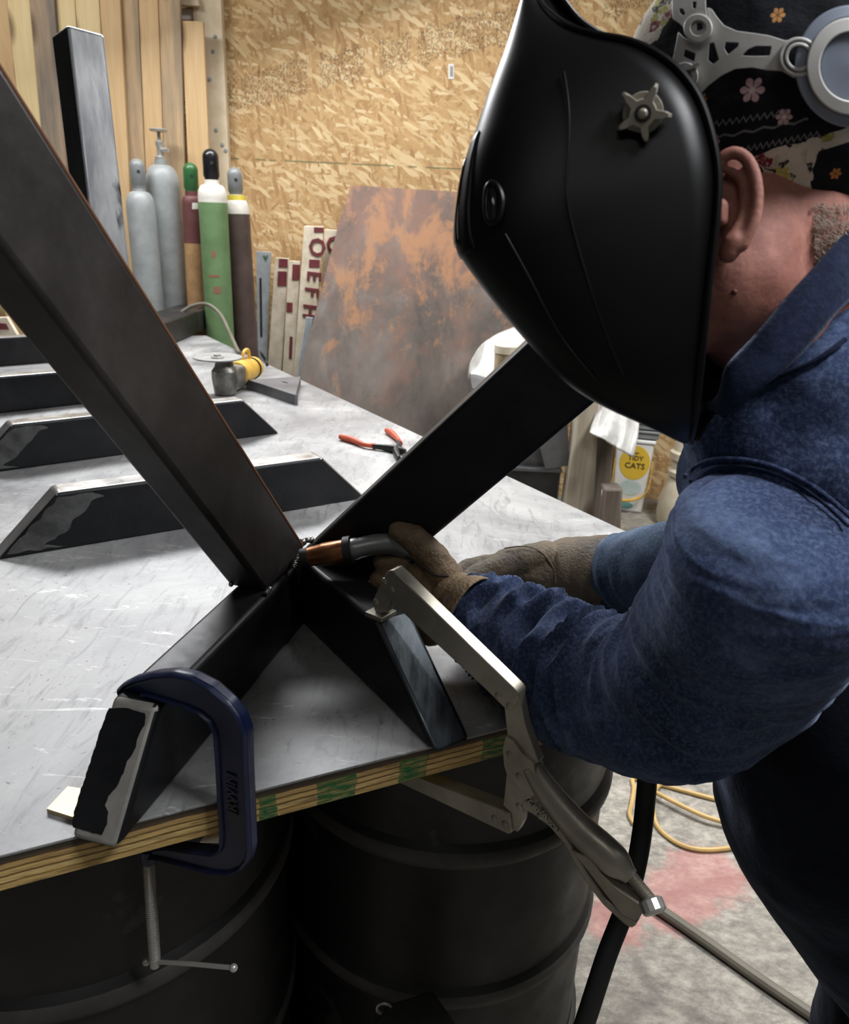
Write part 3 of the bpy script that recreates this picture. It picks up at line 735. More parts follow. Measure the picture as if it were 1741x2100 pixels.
# island of black scale left on the ground end
E0, E1, E2 = A_b[0], A_b[1], A_t[0]; nE = nrm(np.cross(E1 - E0, E2 - E0)); nE = nE if np.dot(nE, CAM - E0) > 0 else -nE
isl = [(224, 1452), (262, 1452), (300, 1464), (296, 1486), (284, 1510), (278, 1536), (262, 1560), (252, 1588), (240, 1612), (222, 1634), (216, 1650), (222, 1664), (220, 1690), (208, 1712), (180, 1704), (148, 1696), (152, 1668), (166, 1620), (184, 1566), (204, 1504)]
iso = dense(isl, 80); iso = [(x + 2.4 * noise.noise(Vector((x * .09, y * .09, 1))), y + 2.4 * noise.noise(Vector((x * .09, y * .09, 5)))) for x, y in iso]
add('mill_scale', plate(iso, [], lambda x, y, h: PL(x, y, E0, nE) + nE * (0.0001 + h), 0.0005), M['mill'], fA, smooth_=False)
# foot B (right, under the locking clamp)
b0 = np.array([0.0245, 0.699, TZ]); dB = nrm(np.array([-0.565, 0.825, 0])); sB = np.array([dB[1], -dB[0], 0])
fB, B_b, B_t = foot(b0, dB, 0.345, sB, 0.134, 'foot_rail', frame, M['mill'], M['mill_gloss'])
# uprights (lean solved against the photo's edges)
u1, w1, n1 = np.array([-0.246, -0.541, 0.805]), np.array([0.181, 0.790, 0.586]), np.array([-0.952, 0.290, -0.096])
o1 = np.array([-0.193, 0.873, 1.021])
g = tube_solid(o1, nrm(u1), nrm(w1), nrm(n1), 0.74, z_cut=1.02); L1 = add('upright', g, M['mill_warm'], frame, bevel=0.006, bseg=3)
u2, w2, n2 = np.array([0.624, -0.270, 0.734]), np.array([0.739, -0.103, -0.666]), np.array([0.255, 0.957, 0.135])
o2 = np.array([-0.152, 0.975, 1.041])
g = tube_solid(o2, nrm(u2), nrm(w2), nrm(n2), 0.60, z_cut=0.995); L2 = add('upright', g, M['mill'], frame, bevel=0.006, bseg=3)
# rusty corner lines of the first upright's open seam edge
g = G(); e0 = o1 + nrm(w1) * 0.0985 - nrm(n1) * -0.0015
sweep(g, [e0 + nrm(u1) * (-0.05 + 0.79 * k / 6) for k in range(7)], 0.0022, 8); add('seam_edge', g, M['edge_rust'], L1)
# weld bead and tacks at the joint
def bead(pts, r, name='weld_bead'):
    g = G()
    for i, p in enumerate(pts): ball(g, np.array(p) + np.array([random.uniform(-1, 1) for _ in range(3)]) * r * 0.35, r * random.uniform(0.8, 1.2), seg=8, rings=6)
    add(name, g, M['weld'], frame)
pj = [P(604 + 2 * k, 1162 - 5 * k, 1.015 + 0.004 * k) for k in range(6)]
bead(pj, 0.0042); bead([P(549 + k, 1213 - 2 * k, 0.965) for k in range(4)], 0.0034, 'weld_tack'); bead([P(474, 1199, 0.975)], 0.003, 'weld_tack')
bead([P(622 + 8 * k, 1112 - 3 * k, 1.075 + 0.003 * k) for k in range(3)], 0.005, 'weld_tack')

# foot rails lying finished on the bench
def loose_rail(pl, pr, label, top0=0.10, name='foot_rail', L=None):
    a, b_ = Z(*pl, TZ), Z(*pr, TZ); d = nrm(b_ - a); L = L or float(np.linalg.norm(b_ - a)); s = np.array([-d[1], d[0], 0])
    t = thing(name, a + d * L / 2, label, 'steel rail', 'mitred steel foot rails lying on the bench')
    zb, zt = np.array([0, 0, 0.0]), np.array([0, 0, 0.1])
    A = [a + zb, a + d * L + zb, a + d * L + s * 0.05 + zb, a + s * 0.05 + zb]
    B = [a + d * top0 + zt, a + d * (L - top0) + zt, a + d * (L - top0) + s * 0.05 + zt, a + d * top0 + s * 0.05 + zt]
    g = G(); hexa(g, A, B); g.m[1] = 1; g.m[5] = 1; g.m[3] = 1  # top face takes pale steel, painting in the light on it
    add('tube', g, [M['mill'], M['ground']], t, bevel=0.006, bseg=3, bmat=0)
    # ground-back patch near the outer end of the face
    ol = [(0.012, 0.008), (0.100, 0.092), (0.155, 0.094), (0.172, 0.084), (0.150, 0.078), (0.138, 0.062), (0.120, 0.050), (0.104, 0.030), (0.070, 0.014), (0.10, 0.006)]
    sd = len(bpy.data.objects) * 0.37
    ol = [(x + 0.006 * noise.noise(Vector((x * 60, y * 60, sd))), y + 0.003 * noise.noise(Vector((x * 70, y * 70, sd + 4)))) for x, y in dense(ol, 90)]
    ol = [(x, min(0.0935, max(0.006, y))) for x, y in ol]; ol = [(max(x, y + 0.004), y) for x, y in ol]
    add('ground_patch', plate(ol, [], lambda x, y, h: a + d * x + np.array([0, 0, y]) - s * (0.0001 + h), 0.0006), M['ground_dull'], t, smooth_=False)
    return t
M['ground_dull'] = mat_steel('dull_ground_steel', (0.055, 0.055, 0.056), (0.17, 0.17, 0.168), 0.4, 0.6, 12)
loose_rail((-6, 1150), (752, 1022), 'mitred steel foot rail nearest the welder, whole outline in view behind the upright')
loose_rail((-70, 978), (574, 889), 'second mitred steel foot rail back, with its far tip by the grinder')
loose_rail((-215, 872), (330, 812), 'third mitred steel foot rail back, at the left edge of the photo')
loose_rail((-330, 778), (180, 738), 'farthest mitred steel foot rail at the left edge of the photo')

# bright steel tube standing upright on the bench
ax0, ax1 = P(160, 75, 1.95), P(240, 760, 2.12)
up = nrm(ax0 - ax1)
base = ax1 - up * ((ax1[2] - TZ) / up[2])
vw = nrm((ray(160, 75))); xr = nrm(np.cross(up, -vw) * -1)
if xr[0] < 0: xr = -xr
fr = nrm(np.cross(xr, up));
if np.dot(fr, vw) > 0: fr = -fr
c, s = math.cos(math.radians(26)), math.sin(math.radians(26))
xr2 = nrm(xr * c - fr * s); fr2 = nrm(fr * c + xr * s)
topz = P(160, 72, 1.95); Lt = float(np.linalg.norm(topz - base))
g = G(); box(g, base + up * Lt / 2, xr2, fr2, up, 0.047, 0.047, Lt / 2)
zmin = min(v[2] for v in g.v)
for i, v in enumerate(g.v):
    if v[2] < TZ + 0.1: g.v[i] = v - up * ((v[2] - TZ) / up[2])
lf = [i for i in range(6) if np.dot(np.cross(g.v[g.f[i][1]] - g.v[g.f[i][0]], g.v[g.f[i][2]] - g.v[g.f[i][0]]), xr2) * (1 if np.dot(sum(g.v[j] for j in g.f[i]) / 4 - (base + up * Lt / 2), xr2) < 0 else 0) != 0 and np.dot(sum(g.v[j] for j in g.f[i]) / 4 - (base + up * Lt / 2), xr2) < -0.04]
for i in lf: g.m[i] = 1  # left face coloured dark to stand for its shade
tag(add('steel_tube', g, [M['bright'], M['mill']], bevel=0.008, bseg=3), 'bright square steel tube standing upright on the bench before the cedar boards', 'steel tube')

# short steel channel at the far end of the bench with a hose over it
a, b_ = Z(290, 735, TZ), Z(456, 662, TZ)
d = nrm(b_ - a); s = np.array([-d[1], d[0], 0]); Lc = float(np.linalg.norm(b_ - a))
g = G(); hexa(g, [a, b_, b_ + s * 0.17, a + s * 0.17], [p + np.array([0, 0, 0.10]) for p in (a, b_, b_ + s * 0.17, a + s * 0.17)])
tag(add('steel_channel', g, M['mill_warm'], bevel=0.006), 'dark steel channel at the far end of the bench under a grey hose', 'steel channel')
g = G(); pts = spline([P(372, 640, 3.62), P(395, 627, 3.62), P(425, 624, 3.6), (P(452, 645, 3.56)), P(472, 685, 3.42), P(486, 716, 3.22), Z(492, 724, TZ + 0.009)], 40)
sweep(g, pts, 0.008, 10); tag(add('hose', g, M['cord_grey']), 'grey hose looping over the steel channel at the far bench end', 'hose')

# ================================================================ BLUE C-CLAMP on the left foot
pc0 = np.array([-0.262, 0.645, 1.02]); pc1 = P(492, 1632, 0.745)
hx = nrm(np.array([pc1[0] - pc0[0], pc1[1] - pc0[1], 0])); nC = nrm(np.cross(hx, [0, 0, 1.0]))
if np.dot(nC, ray(400, 1500)) > 0: nC = -nC             # towards the viewer's side
cl = thing('c_clamp', PL(318, 1985, pc0, nC), 'blue cast C-clamp holding the left foot rail to the bench edge', 'clamp')
def mC(th0):
    return lambda x, y, h: PL(x, y, pc0, nC) + nC * (h - th0)
outer = [(247, 1409), (257, 1398), (281, 1386), (322, 1376), (362, 1373), (402, 1381), (442, 1402), (478, 1433), (502, 1466), (513, 1496), (515, 1581), (519, 1662), (522, 1734), (517, 1758), (503, 1778), (474, 1790), (442, 1788), (402, 1778), (342, 1762), (322, 1758), (292, 1760), (288, 1738), (300, 1731), (322, 1730), (346, 1727), (402, 1735), (442, 1740), (455, 1731), (456, 1702), (452, 1642), (448, 1561), (444, 1501), (434, 1478), (414, 1461), (382, 1447), (342, 1435), (306, 1424), (290, 1432), (265, 1434), (250, 1428)]
oc = dense(outer, 180)
g = plate(oc, [], mC(0.004), 0.008); add('web', g, M['clamp_blue'], cl, angle=60)
g = G(); inner = []
cen = np.array(oc)
for i in range(len(oc)):
    a, b_ = cen[i - 1], cen[(i + 1) % len(oc)]; t = (b_ - a) / (np.linalg.norm(b_ - a) + 1e-9); inner.append(cen[i] + np.array([-t[1], t[0]]) * 5.5)
pts = [PL(x, y, pc0, nC) for x, y in inner]
sweep(g, pts, 0.0032, 10, closed=True, ref=nC, sx=2.6, sy=1.0); add('rim', g, M['clamp_blue'], cl)
g = text('IRWIN', lambda x, y, h: PL(482, 1622, pc0, nC) + np.array([0, 0, 1.0]) * x + hx * (y) * -1 * -1 * -1 * -1 + nC * (0.0036 + h), 0.019, 0.0016)
# letters run up the spine: x along +z, glyph tops towards the throat
g = text('IRWIN', lambda x, y, h: PL(483, 1622, pc0, nC) + np.array([0.0, 0, 1.0]) * x - hx * y + nC * (0.0036 + h), 0.0165, 0.0022, (1.0, 0.95)); add('lettering', g, M['clamp_blue'], cl, smooth_=False)
g = G(); c0, c1 = PL(304, 1738, pc0, nC), PL(306, 1765, pc0, nC); lathe(g, c1, c0 - c1, [(0, 0.0088), (0.003, 0.0096), (np.linalg.norm(c0 - c1), 0.0096)], 20); add('screw_boss', g, M['clamp_blue'], cl)
g = G(); c0, c1 = PL(303, 1735, pc0, nC), PL(318, 1980, pc0, nC); L = np.linalg.norm(c1 - c0); prof = []
nt_ = 52
for k in range(nt_ * 2): prof.append((L * 0.92 * k / (nt_ * 2 - 1), 0.0067 if k % 2 else 0.0051))
prof += [(L * 0.93, 0.0066), (L * 0.995, 0.0062), (L, 0.0052)]
lathe(g, c0, c1 - c0, prof, 20); scr = add('screw', g, M['zinc'], cl, angle=20)
g = G(); t0 = PL(314, 1972, pc0, nC); hb = nrm(PL(478, 1986, pc0, nC) - t0) ; e0, e1 = PL(300, 1972, pc0, nC), PL(479, 1985, pc0, nC)
sweep(g, [e0, t0, (t0 + e1) / 2 + np.array([0, 0, 0.001]), e1], 0.0026, 10); ball(g, e0, 0.0048); ball(g, e1, 0.0045); add('tommy_bar', g, M['zinc'], cl)
g = G(); c = PL(303, 1728, pc0, nC); lathe(g, c, (0, 0, 1), [(-0.004, 0.006), (0, 0.009), (0.012, 0.009)], 18); add('swivel_pad', g, M['zinc'], cl)

# ================================================================ LOCKING WELDING CLAMP on the right foot
pl0 = np.array([-0.036, 0.818, 1.022]); pl1 = P(1060, 1500, 0.845)
hl = nrm(np.array([pl1[0] - pl0[0], pl1[1] - pl0[1], 0])); nL = nrm(np.cross(hl, [0, 0, 1.0]))
if np.dot(nL, ray(1000, 1500)) > 0: nL = -nL
lc = thing('locking_clamp', PL(1300, 1898, pl0, nL), 'nickel plated locking clamp with long jaws gripping the right foot rail and bench edge', 'clamp')
def mL(back): return lambda x, y, h: PL(x, y, pl0, nL) + nL * (h - back)
def lplate(name, outline, back, th, parent=lc, mat='nickel', n=90, bev=0.0015):
    return add(name, plate(dense(outline, n), [], mL(back), th), M[mat], parent, angle=50, bevel=bev)
lplate('upper_arm', [(797, 1180), (804, 1166), (815, 1164), (1062, 1404), (1071, 1414), (1071, 1424), (1062, 1446), (1044, 1446), (1008, 1410), (815, 1232), (793, 1202)], 0.009, 0.018)
lplate('jaw_link', [(789, 1192), (806, 1186), (812, 1210), (800, 1252), (778, 1256), (772, 1236), (776, 1218)], 0.006, 0.012)
g = G(); c = PL(781, 1252, pl0, nL); box(g, c + np.array([0, 0, -0.0035]), hl, nL, (0, 0, 1), 0.013, 0.014, 0.003); add('swivel_pad', g, M['nickel'], lc, bevel=0.001)
lplate('jaw_plate', [(1040, 1446), (1054, 1438), (1070, 1414), (1082, 1480), (1096, 1520), (1110, 1558), (1099, 1562), (1060, 1512), (1046, 1502)], 0.006, 0.012)
lplate('body_plate', [(1046, 1504), (1060, 1511), (1082, 1540), (1104, 1560), (1112, 1600), (1120, 1650), (1100, 1634), (1083, 1618), (1050, 1584), (1043, 1562), (1040, 1528)], 0.008, 0.0175)
# rounded main handle, with the open channel side away from the viewer
g = G(); hp = spline([PL(x, y, pl0, nL) for x, y in ((1088, 1570), (1115, 1612), (1145, 1652), (1190, 1702), (1235, 1742), (1270, 1775), (1294, 1798))], 30)
hr = [0.0125 + 0.006 * math.sin(min(1, k / 20) * math.pi / 2) - 0.009 * smooth((k - 22) / 7) for k in range(30)]
sweep(g, hp, hr, 18, ref=nL, sx=0.85, sy=1.0); hd = add('main_handle', g, M['nickel'], lc)
g = text('C.H.HANSON', lambda x, y, h: PL(1127, 1660, pl0, nL) + nrm(PL(1165, 1692, pl0, nL) - PL(1098, 1622, pl0, nL)) * x + np.cross(nL, nrm(PL(1165, 1692, pl0, nL) - PL(1098, 1622, pl0, nL))) * y + nL * (0.0108 + h), 0.010, 0.003, (0.72, 1))
add('lettering', g, M['nickel'], hd, smooth_=False)
g = G(); c0, c1 = PL(1288, 1790, pl0, nL), PL(1338, 1850, pl0, nL); L = np.linalg.norm(c1 - c0)
prof = [(L * k / 31, 0.0068 if k % 2 else 0.0056) for k in range(32)]; lathe(g, c0, c1 - c0, prof, 18); add('adjusting_screw', g, M['nickel'], lc, angle=20)
g = G(); ax = nrm(c1 - c0); lathe(g, c1 - ax * 0.004, ax * 0.8 + nL * 0.45, [(0, 0.010), (0.002, 0.0125), (0.012, 0.0125), (0.014, 0.0105), (0.0145, 0.001)], 14); add('thumb_screw', g, M['zinc'], lc, angle=25)
lplate('lower_handle', [(1067, 1634), (1078, 1634), (1124, 1660), (1152, 1692), (1177, 1731), (1207, 1784), (1244, 1838), (1284, 1872), (1306, 1880), (1310, 1890), (1299, 1898), (1286, 1891), (1240, 1850), (1195, 1790), (1161, 1726), (1130, 1690), (1095, 1664), (1068, 1650)], 0.009, 0.014)
lplate('release_lever', [(1179, 1733), (1216, 1749), (1244, 1785), (1276, 1815), (1318, 1843), (1324, 1864), (1310, 1877), (1283, 1866), (1250, 1824), (1207, 1768)], 0.004, 0.013)
lplate('lower_jaw', [(1044, 1583), (1082, 1618), (1092, 1631), (1074, 1640), (1077, 1664), (1076, 1682), (1067, 1700), (1056, 1696), (1054, 1664), (1037, 1645), (1040, 1624)], 0.006, 0.012)
lplate('lower_arm', [(806, 1572), (856, 1582), (1038, 1652), (1054, 1662), (1058, 1699), (1050, 1702), (1016, 1686), (838, 1603), (806, 1588)], 0.010, 0.019)
for px, py, hgt in ((798, 1187, .009), (814, 1204, .009), (778, 1230, .006), (1030, 1420, .009), (1053, 1440, .009), (1054, 1538, .0095), (1073, 1582, .0095), (1070, 1647, .006), (1113, 1668, .006), (1022, 1669, .009), (1044, 1680, .009)):
    g = G(); lathe(g, PL(px, py, pl0, nL) + nL * (hgt - 0.001), nL, [(0, 0.0042), (0.0015, 0.004), (0.0028, 0.0024), (0.003, 0.0004)], 14); add('rivet', g, M['nickel'], lc)

# ================================================================ SMALL THINGS ON THE BENCH
# pliers
plr = thing('pliers', Z(775, 915, TZ), 'slip-joint pliers with orange grips lying open on the bench', 'pliers')
zp = TZ + 0.009
def zpath(pp, z=zp): return [Z(x, y, z) for x, y in pp]
for hnd in ([(700, 896), (722, 902), (748, 912), (770, 914)], [(794, 883), (806, 891), (817, 902), (820, 910)]):
    g = G(); pts = spline(zpath(hnd), 14); sweep(g, pts, [0.0075 + 0.0015 * math.sin(k * 0.5) for k in range(14)], 10); ball(g, pts[0], 0.0078, seg=10, rings=8); add('grip', g, M['orange'], plr)
for jw in ([(765, 915), (790, 918), (812, 922), (832, 926)], [(818, 906), (818, 915), (812, 926), (818, 940)]):
    g = G(); pts = spline(zpath(jw), 12); sweep(g, pts, [0.007, 0.007, 0.0075, 0.008, 0.009, 0.010, 0.011, 0.011, 0.010, 0.009, 0.008, 0.006], 10, sy=0.8); add('jaw', g, M['black_box'], plr)
g = G(); lathe(g, Z(812, 921, zp + 0.006), (0, 0, 1), [(0, 0.006), (0.003, 0.005)], 12); add('pivot', g, M['zinc'], plr)

# triangular welding square
sq = thing('welding_square', Z(560, 812, TZ), 'small steel welding square with cut-outs beside the grinder', 'welding square')
tri = [Z(509, 797, TZ)[:2], Z(606, 830, TZ)[:2], Z(617, 790, TZ)[:2]]
tri = [np.array(p) for p in tri]; cenT = sum(tri) / 3
holes = []
for f_, (i, j) in ((0.30, (0, 2)), (0.62, (0, 2))):
    c = tri[i] * (1 - f_) + tri[j] * f_; c = c * 0.72 + (tri[1]) * 0.28 * 1.0
    dd = nrm(tri[1] - tri[0]); holes.append([tuple(c + dd * 0.02 * math.cos(a) + np.array([-dd[1], dd[0]]) * 0.005 * math.sin(a)) for a in np.linspace(0, 2 * math.pi, 15)[:-1]])
g = plate([tuple(p) for p in tri], [holes[1]], lambda x, y, h: np.array([x, y, TZ + h]), 0.030); add('plate', g, M['grey_steel'], sq, bevel=0.001, angle=40)
g = G(); dd = tri[1] - tri[0]; ddn = nrm(dd); cc = (tri[0] + tri[1]) / 2; box(g, np.array([cc[0], cc[1], TZ + 0.016]), np.array([*ddn, 0]), np.array([-ddn[1], ddn[0], 0]), (0, 0, 1), np.linalg.norm(dd) / 2 + 0.004, 0.006, 0.0165); add('fence', g, M['grey_steel'], sq, bevel=0.001)

# angle grinder
gh = Z(455, 815, TZ); gr = thing('angle_grinder', gh, 'yellow angle grinder lying disc up on the bench', 'angle grinder')
hc = gh + np.array([0.0, 0.045, 0.0]); gd = nrm(Z(530, 780, TZ) - Z(462, 812, TZ)); gx = np.array([-gd[1], gd[0], 0])
g = G(); lathe(g, hc, (0, 0, 1), [(0.0, 0.020), (0.004, 0.034), (0.05, 0.040), (0.075, 0.040), (0.088, 0.030), (0.105, 0.026)], 28); add('gear_head', g, M['cast'], gr)
g = G(); box(g, hc + gd * 0.055 + np.array([0, 0, 0.045]), gd, gx, (0, 0, 1), 0.04, 0.034, 0.036); add('gear_housing', g, M['cast'], gr, bevel=0.012, bseg=3)
ce = np.array([0, 0, 0.048])
g = G(); sweep(g, [hc + gd * t + ce for t in (0.088, 0.092, 0.14, 0.20, 0.235, 0.245)], [0.034, 0.040, 0.040, 0.035, 0.036, 0.026], 24); bdy = add('motor_body', g, M['yellow'], gr)
g = G(); sweep(g, [hc + gd * 0.205 + ce, hc + gd * 0.212 + ce], 0.0385, 24); add('band', g, M['rubber'], bdy)
g = G(); a = hc + gd * 0.17 + ce + np.array([0, 0, 0.032]); sweep(g, spline([a - gd * 0.03, a + np.array([0, 0, 0.03]) - gd * 0.015, a + np.array([0, 0, 0.032]) + gd * 0.02, a + gd * 0.03], 14), 0.006, 10); add('guard_handle', g, M['yellow'], gr)
g = G(); dc = hc + np.array([-0.02, 0.0, 0.112]); lathe(g, dc, (0, 0, 1), [(0, 0.03), (0.001, 0.074), (0.005, 0.076), (0.007, 0.074), (0.004, 0.042), (0.002, 0.025)], 40); ds = add('grinding_disc', g, M['disc'], gr, angle=60)
g = G(); lathe(g, dc + np.array([0, 0, 0.001]), (0, 0, 1), [(0, 0.02), (0.006, 0.02), (0.007, 0.012), (0.012, 0.011)], 20); add('flange_nut', g, M['zinc'], ds)
g = G(); a = hc + gd * 0.24 + ce; pts = spline([a, a + gd * 0.05 + np.array([0, 0, 0.015]), Z(532, 722, TZ + 0.05), Z(544, 738, TZ + 0.01), Z(548, 748, TZ + 0.006)], 24); sweep(g, pts, 0.0055, 8); add('cord', g, M['rubber'], gr)

# shim under the left foot, paper scrap under the bench
q = [Z(97, 1667, TZ), Z(140, 1621, TZ), Z(200, 1630, TZ), Z(150, 1684, TZ)]
g = G(); hexa(g, [p + np.array([0, 0, 0.0002]) for p in q], [p + np.array([0, 0, 0.005]) for p in q]); tag(add('steel_shim', g, M['shim'] if 'shim' in M else plain('bare_shim', rgb(206, 184, 150), 0.4, 0.5), smooth_=False), 'small thin steel shim on the bench beside the left foot rail', 'shim')
pz = 0.866
q = [Z(410, 1728, pz), Z(438, 1692, pz), Z(462, 1700, pz), Z(460, 1730, pz)]
g = G(); hexa(g, q, [p + np.array([0, 0, 0.001]) for p in q]); tag(add('paper_scrap', g, M['paper'], smooth_=False), 'white paper scrap on the left drum lid, seen through the blue clamp', 'paper')

# black case in front of the right drum
cb = thing('steel_case', (0.0, 0.70, 0), 'black speckled steel case standing on the floor before the drum', 'case')
q = [Z(740, 2108, 0.47), Z(930, 2105, 0.47), Z(885, 2032, 0.47), Z(792, 2062, 0.47)]
q = [Z(735, 2140, 0.46), Z(962, 2140, 0.46), Z(886, 2033, 0.46), Z(800, 2060, 0.46)]
g = G(); hexa(g, [dz(p, 0.0) for p in q], [dz(p, 0.43) for p in q]); add('case_body', g, M['black_box'], cb, bevel=0.004)
q2 = [p + nrm(p - sum(q) / 4) * 0.003 for p in q]
g = G(); hexa(g, [dz(p, 0.431) for p in q2], [dz(p, 0.46) for p in q2]); add('lid', g, M['black_box'], cb, bevel=0.004)
g = G(); c = Z(788, 2066, 0.455); sweep(g, [c + np.array([0.010 * math.cos(a), -0.002, 0.010 * math.sin(a)]) for a in np.linspace(0, 2 * math.pi, 17)[:-1]], 0.002, 8, closed=True, ref=(0, 1, 0)); add('hinge_ring', g, M['zinc'], cb)

# ================================================================ GAS CYLINDERS
def cylinder(top, bot, r, spec, label, valve=None, y=3.95):
    """top/bot px of the axis at the shoulder and low on the body, on the plane Y=3.95"""
    a, b_ = PY(*top, y), PY(*bot, y); ax = nrm(a - b_); base = b_ - ax * (b_[2] / ax[2]); Hc = float(np.linalg.norm(a - base))
    t = thing('gas_cylinder', base, label, 'gas cylinder', 'gas cylinders standing in the corner')
    sh = spec['sh']; g = G(); sl = {k: i for i, k in enumerate(spec['mats'])}
    prof = [(0.004, r * 0.94), (0.02, r)]
    for hfrac, mk in spec['bands']: prof.append((Hc * hfrac, r, sl[mk])); prof.append((Hc * hfrac + 0.001, r, sl[mk]))
    last = sl[spec['shoulder']]
    for k in range(9):
        th = math.pi / 2 * k / 8; prof.append((Hc + sh * math.sin(th), spec['neck'] + (r - spec['neck']) * math.cos(th) ** 0.9 if k < 8 else spec['neck'], last))
    prof.append((Hc + sh + 0.02, spec['neck'], last))
    mats = [M[k] for k in spec['mats']]; lathe(g, base, ax, prof, 36)
    # material of each strip is set by its upper ring
    body = add('cylinder_body', g, mats, t)
    n0 = base + ax * (Hc + sh + 0.015)
    if spec.get('ring'):
        g = G(); lathe(g, n0 - ax * 0.02, ax, [(0, spec['neck'] + 0.012), (0.022, spec['neck'] + 0.008)], 28); add('neck_ring', g, M[spec['ring']], t)
    if valve is None:
        hcap = spec['cap_h']; rc = spec['cap_r']; g = G()
        prof = [(0, rc * 0.86), (0.012, rc * 0.86), (0.02, rc)] + [(hcap - rc + rc * math.sin(math.pi / 2 * k / 7), rc * max(math.cos(math.pi / 2 * k / 7), 0.02)) for k in range(8)]
        lathe(g, n0, ax, prof, 28); cp = add('valve_cap', g, M[spec['cap']], t)
        g = G(); c = n0 + ax * hcap * 0.55; vd = nrm(CAM - c); side = nrm(np.cross(ax, vd)); fd = nrm(np.cross(side, ax))
        if np.dot(fd, vd) < 0: fd = -fd
        lathe(g, c + fd * rc * 0.93 + side * rc * 0.12, fd, [(0, rc * 0.22), (rc * 0.09, rc * 0.22)], 16); add('vent_hole', g, M['ink'], cp)
    else:
        g = G(); lathe(g, n0, ax, [(0, 0.028), (0.02, 0.028), (0.024, 0.016), (0.06, 0.014), (0.07, 0.02), (0.085, 0.02), (0.095, 0.009), (0.14, 0.008)], 18); sweep(g, [n0 + ax * 0.05, n0 + ax * 0.05 + np.array([0.045, -0.02, 0])], 0.011, 12); vv = add('valve', g, M['zinc'], t)
        g = G(); lathe(g, n0 + ax * 0.125, ax, [(0, 0.012), (0.004, 0.040), (0.012, 0.043), (0.016, 0.036), (0.020, 0.012)], 20); add('hand_wheel', g, M['zinc'], vv)
    for nm, q, mk in spec.get('decals', []):
        g = G(); n_ = 8; vs = []
        for j in range(2):
            for k in range(n_ + 1):
                px = q[0] + (q[2] - q[0]) * k / n_; py = q[1] if j == 0 else q[3]
                p = PY(px, py, y); c = base + ax * np.dot(p - base, ax); off = p - c; sx = np.dot(off, nrm(np.cross(ax, CAM - c))); sx = max(-r * 0.97, min(r * 0.97, sx))
                sd = nrm(np.cross(ax, CAM - c)); ff = nrm(np.cross(sd, ax)); ff = ff if np.dot(ff, CAM - c) > 0 else -ff
                rr = r + 0.0004; vs.append(c + sd * sx + ff * math.sqrt(max(rr * rr - sx * sx, 1e-6)))
        g.add(vs, [(k, k + 1, n_ + 2 + k, n_ + 1 + k) for k in range(n_)]); add(nm, g, M[mk], t)
    return t
cylinder((289, 428), (309, 640), 0.066, dict(sh=0.075, neck=0.028, mats=['cyl_grey'], bands=[], shoulder='cyl_grey', cap='cap_grey', cap_h=0.125, cap_r=0.034), 'small plain grey gas cylinder, leftmost of the row', y=3.90)
cylinder((334, 385), (353, 640), 0.082, dict(sh=0.10, neck=0.03, mats=['cyl_grey'], bands=[], shoulder='cyl_grey'), 'tallest grey gas cylinder with bare valve and hand wheel', valve=True, y=4.035)
cylinder((394, 418), (404, 615), 0.047, dict(sh=0.035, neck=0.03, mats=['cyl_tan', 'cyl_maroon'], bands=[(0.4, 'cyl_tan'), (0.88, 'cyl_tan'), (0.999, 'cyl_maroon')], shoulder='cyl_maroon', cap='cap_green', cap_h=0.13, cap_r=0.034, decals=[('label', (394, 416, 406, 429), 'white_paint')]), 'narrow tan and maroon gas cylinder with a green cap', y=3.97)
cylinder((436, 405), (452, 690), 0.066, dict(sh=0.055, neck=0.033, mats=['cyl_green', 'white_paint'], bands=[(0.5, 'cyl_green'), (0.985, 'cyl_green'), (0.999, 'white_paint')], shoulder='white_paint', cap='cap_black', cap_h=0.135, cap_r=0.036, decals=[('paint_mark', (434, 513, 442, 527), 'red_paint'), ('paint_mark', (427, 562, 450, 567), 'red_paint'), ('paint_mark', (438, 586, 453, 600), 'red_paint')]), 'green gas cylinder with white shoulder and shiny black cap', y=3.86)
cylinder((486, 436), (503, 700), 0.060, dict(sh=0.06, neck=0.034, mats=['cyl_brown', 'white_paint'], bands=[(0.5, 'cyl_brown'), (0.995, 'cyl_brown'), (0.999, 'white_paint')], shoulder='white_paint', cap='cap_grey', cap_h=0.125, cap_r=0.035, ring='yellow_paint'), 'brown gas cylinder with white shoulder, yellow ring and grey cap', y=4.0)

# ================================================================ OLD PAINTED SIGN BOARDS
def sign(q, y, label, mat, blocks, th=0.02, letters=()):
    g = slab_px(q, y, th, None, 0.0); t = thing('sign_board', PY((q[2][0] + q[3][0]) / 2, q[2][1], y) * np.array([1, 1, 0]), label, 'sign board', 'old sign boards leaning by the cylinders')
    add('board', g, M[mat], t, bevel=0.003)
    for bq, mk in blocks:
        g = slab_px(bq, y - 0.004, 0.0038); add('painted_block', g, M[mk], t, smooth_=False)
    for ch, px, py, size, rot, mk in letters:
        c = PY(px, py, y - 0.001); ca, sa = math.cos(rot), math.sin(rot)
        g = text(ch, lambda x, yy, h: c + np.array([x * ca - yy * sa, -h, x * sa + yy * ca]), size, 0.005); add('letter', g, M[mk], t, smooth_=False)
    return t
rc = lambda x0, y0, x1, y1: [(x0, y0), (x1, y0 + 1), (x1 - (y1 - y0) * 0.04, y1), (x0 - (y1 - y0) * 0.04, y1)]
sign([(525, 515), (555, 517), (548, 720), (528, 715)], 4.20, 'narrow grey sign board with a green mark, nearest the brown cylinder', 'sign_grey', [([(532, 570), (536, 570), (538, 690), (534, 690)], 'ink')], letters=[('V', 545, 529, 0.035, 0, 'cap_green')])
